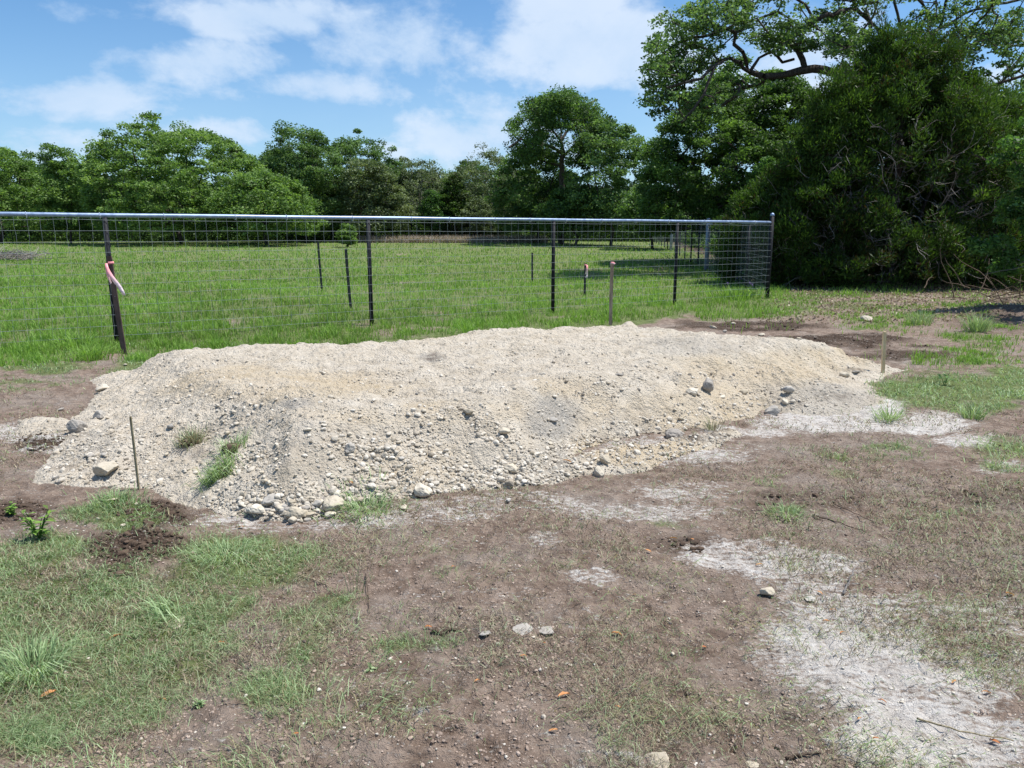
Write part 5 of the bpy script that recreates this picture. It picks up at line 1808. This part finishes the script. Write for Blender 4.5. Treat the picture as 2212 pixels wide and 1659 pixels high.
# brush heap in the pasture at the left edge
rg = np.random.default_rng(71)
c0 = np.array(P(30, 562)); mb = MB()
for k in range(260):
    a = rg.uniform(0, 6.28); p = c0 + np.array((rg.normal(0, .75), rg.normal(0, .6), rg.uniform(0, .35)))
    d = np.array((math.cos(a), math.sin(a), rg.uniform(-.1, .5))); L = rg.uniform(.3, 1.0)
    mb.tube([p, p + d * L * .5 + rg.normal(0, .06, 3), p + d * L], [.016, .012, .006], 3, False)
o = mb.build('brush_pile', M['twig_grey'], None, tuple(c0)); tag(o, 'heap of grey dead brush in the pasture at the left edge', 'brush pile')

# fallen dead branches at the foot of the juniper and at the right edge
for k, (px, py, n_, sp, lab) in enumerate([(1980, 560, 60, 1.3, 'tangle of grey dead branches under the right side of the big juniper'), (2185, 625, 34, .7, 'dark leaning twigs at the right edge above the shaded bank')]):
    c0 = np.array(P(px, py + 30)); mb = MB()
    for j in range(n_):
        p = c0 + np.array((rg.normal(0, sp), rg.normal(0, .5), rg.uniform(.0, .4))); d = np.array((rg.normal(0, 1), rg.normal(0, .5), rg.uniform(.0, .7))); d /= np.linalg.norm(d)
        L = rg.uniform(.5, 1.5); pts = [p]
        for _ in range(5):
            d = d + rg.normal(0, .2, 3); d /= np.linalg.norm(d); pts.append(pts[-1] + d * L / 5)
        mb.tube(pts, np.linspace(.014, .004, 6), 4, False)
    o = mb.build('dead_branches', M['twig_grey' if k == 0 else 'twig_brown'], None, tuple(c0)); tag(o, lab, 'dead branches')

# small purple flowers near the corner post
for k, (px, py) in enumerate([(1590, 621), (1600, 622), (1612, 622), (1618, 634), (1623, 638), (1570, 634), (1450, 575), (1440, 590), (1480, 600), (1425, 612)]):
    b = np.array(P(px, py)); root = empty('wildflower', tuple(b), 'small purple wildflower, one of a few alike in the grass around the corner post', 'flower', 'purple wildflowers')
    st = MB(); st.tube([b, b + (0, 0, .14), b + (.01, 0, .26)], [.004, .003, .003], 4); st.build('stem', M['leaf_shrub'], root, b)
    fl = MB()
    for j in range(10):
        a = j * 2.4; c = b + (.01, 0, .24 + .006 * j); d = np.array((math.cos(a), math.sin(a), .3)) * .03
        s2 = np.array((-math.sin(a), math.cos(a), 0)) * .012
        fl.add([c, c + d * .6 + s2, c + d, c + d * .6 - s2], [(0, 1, 2, 3)], None, rg.random())
    fl.build('blossom', M['flower'], root, b)
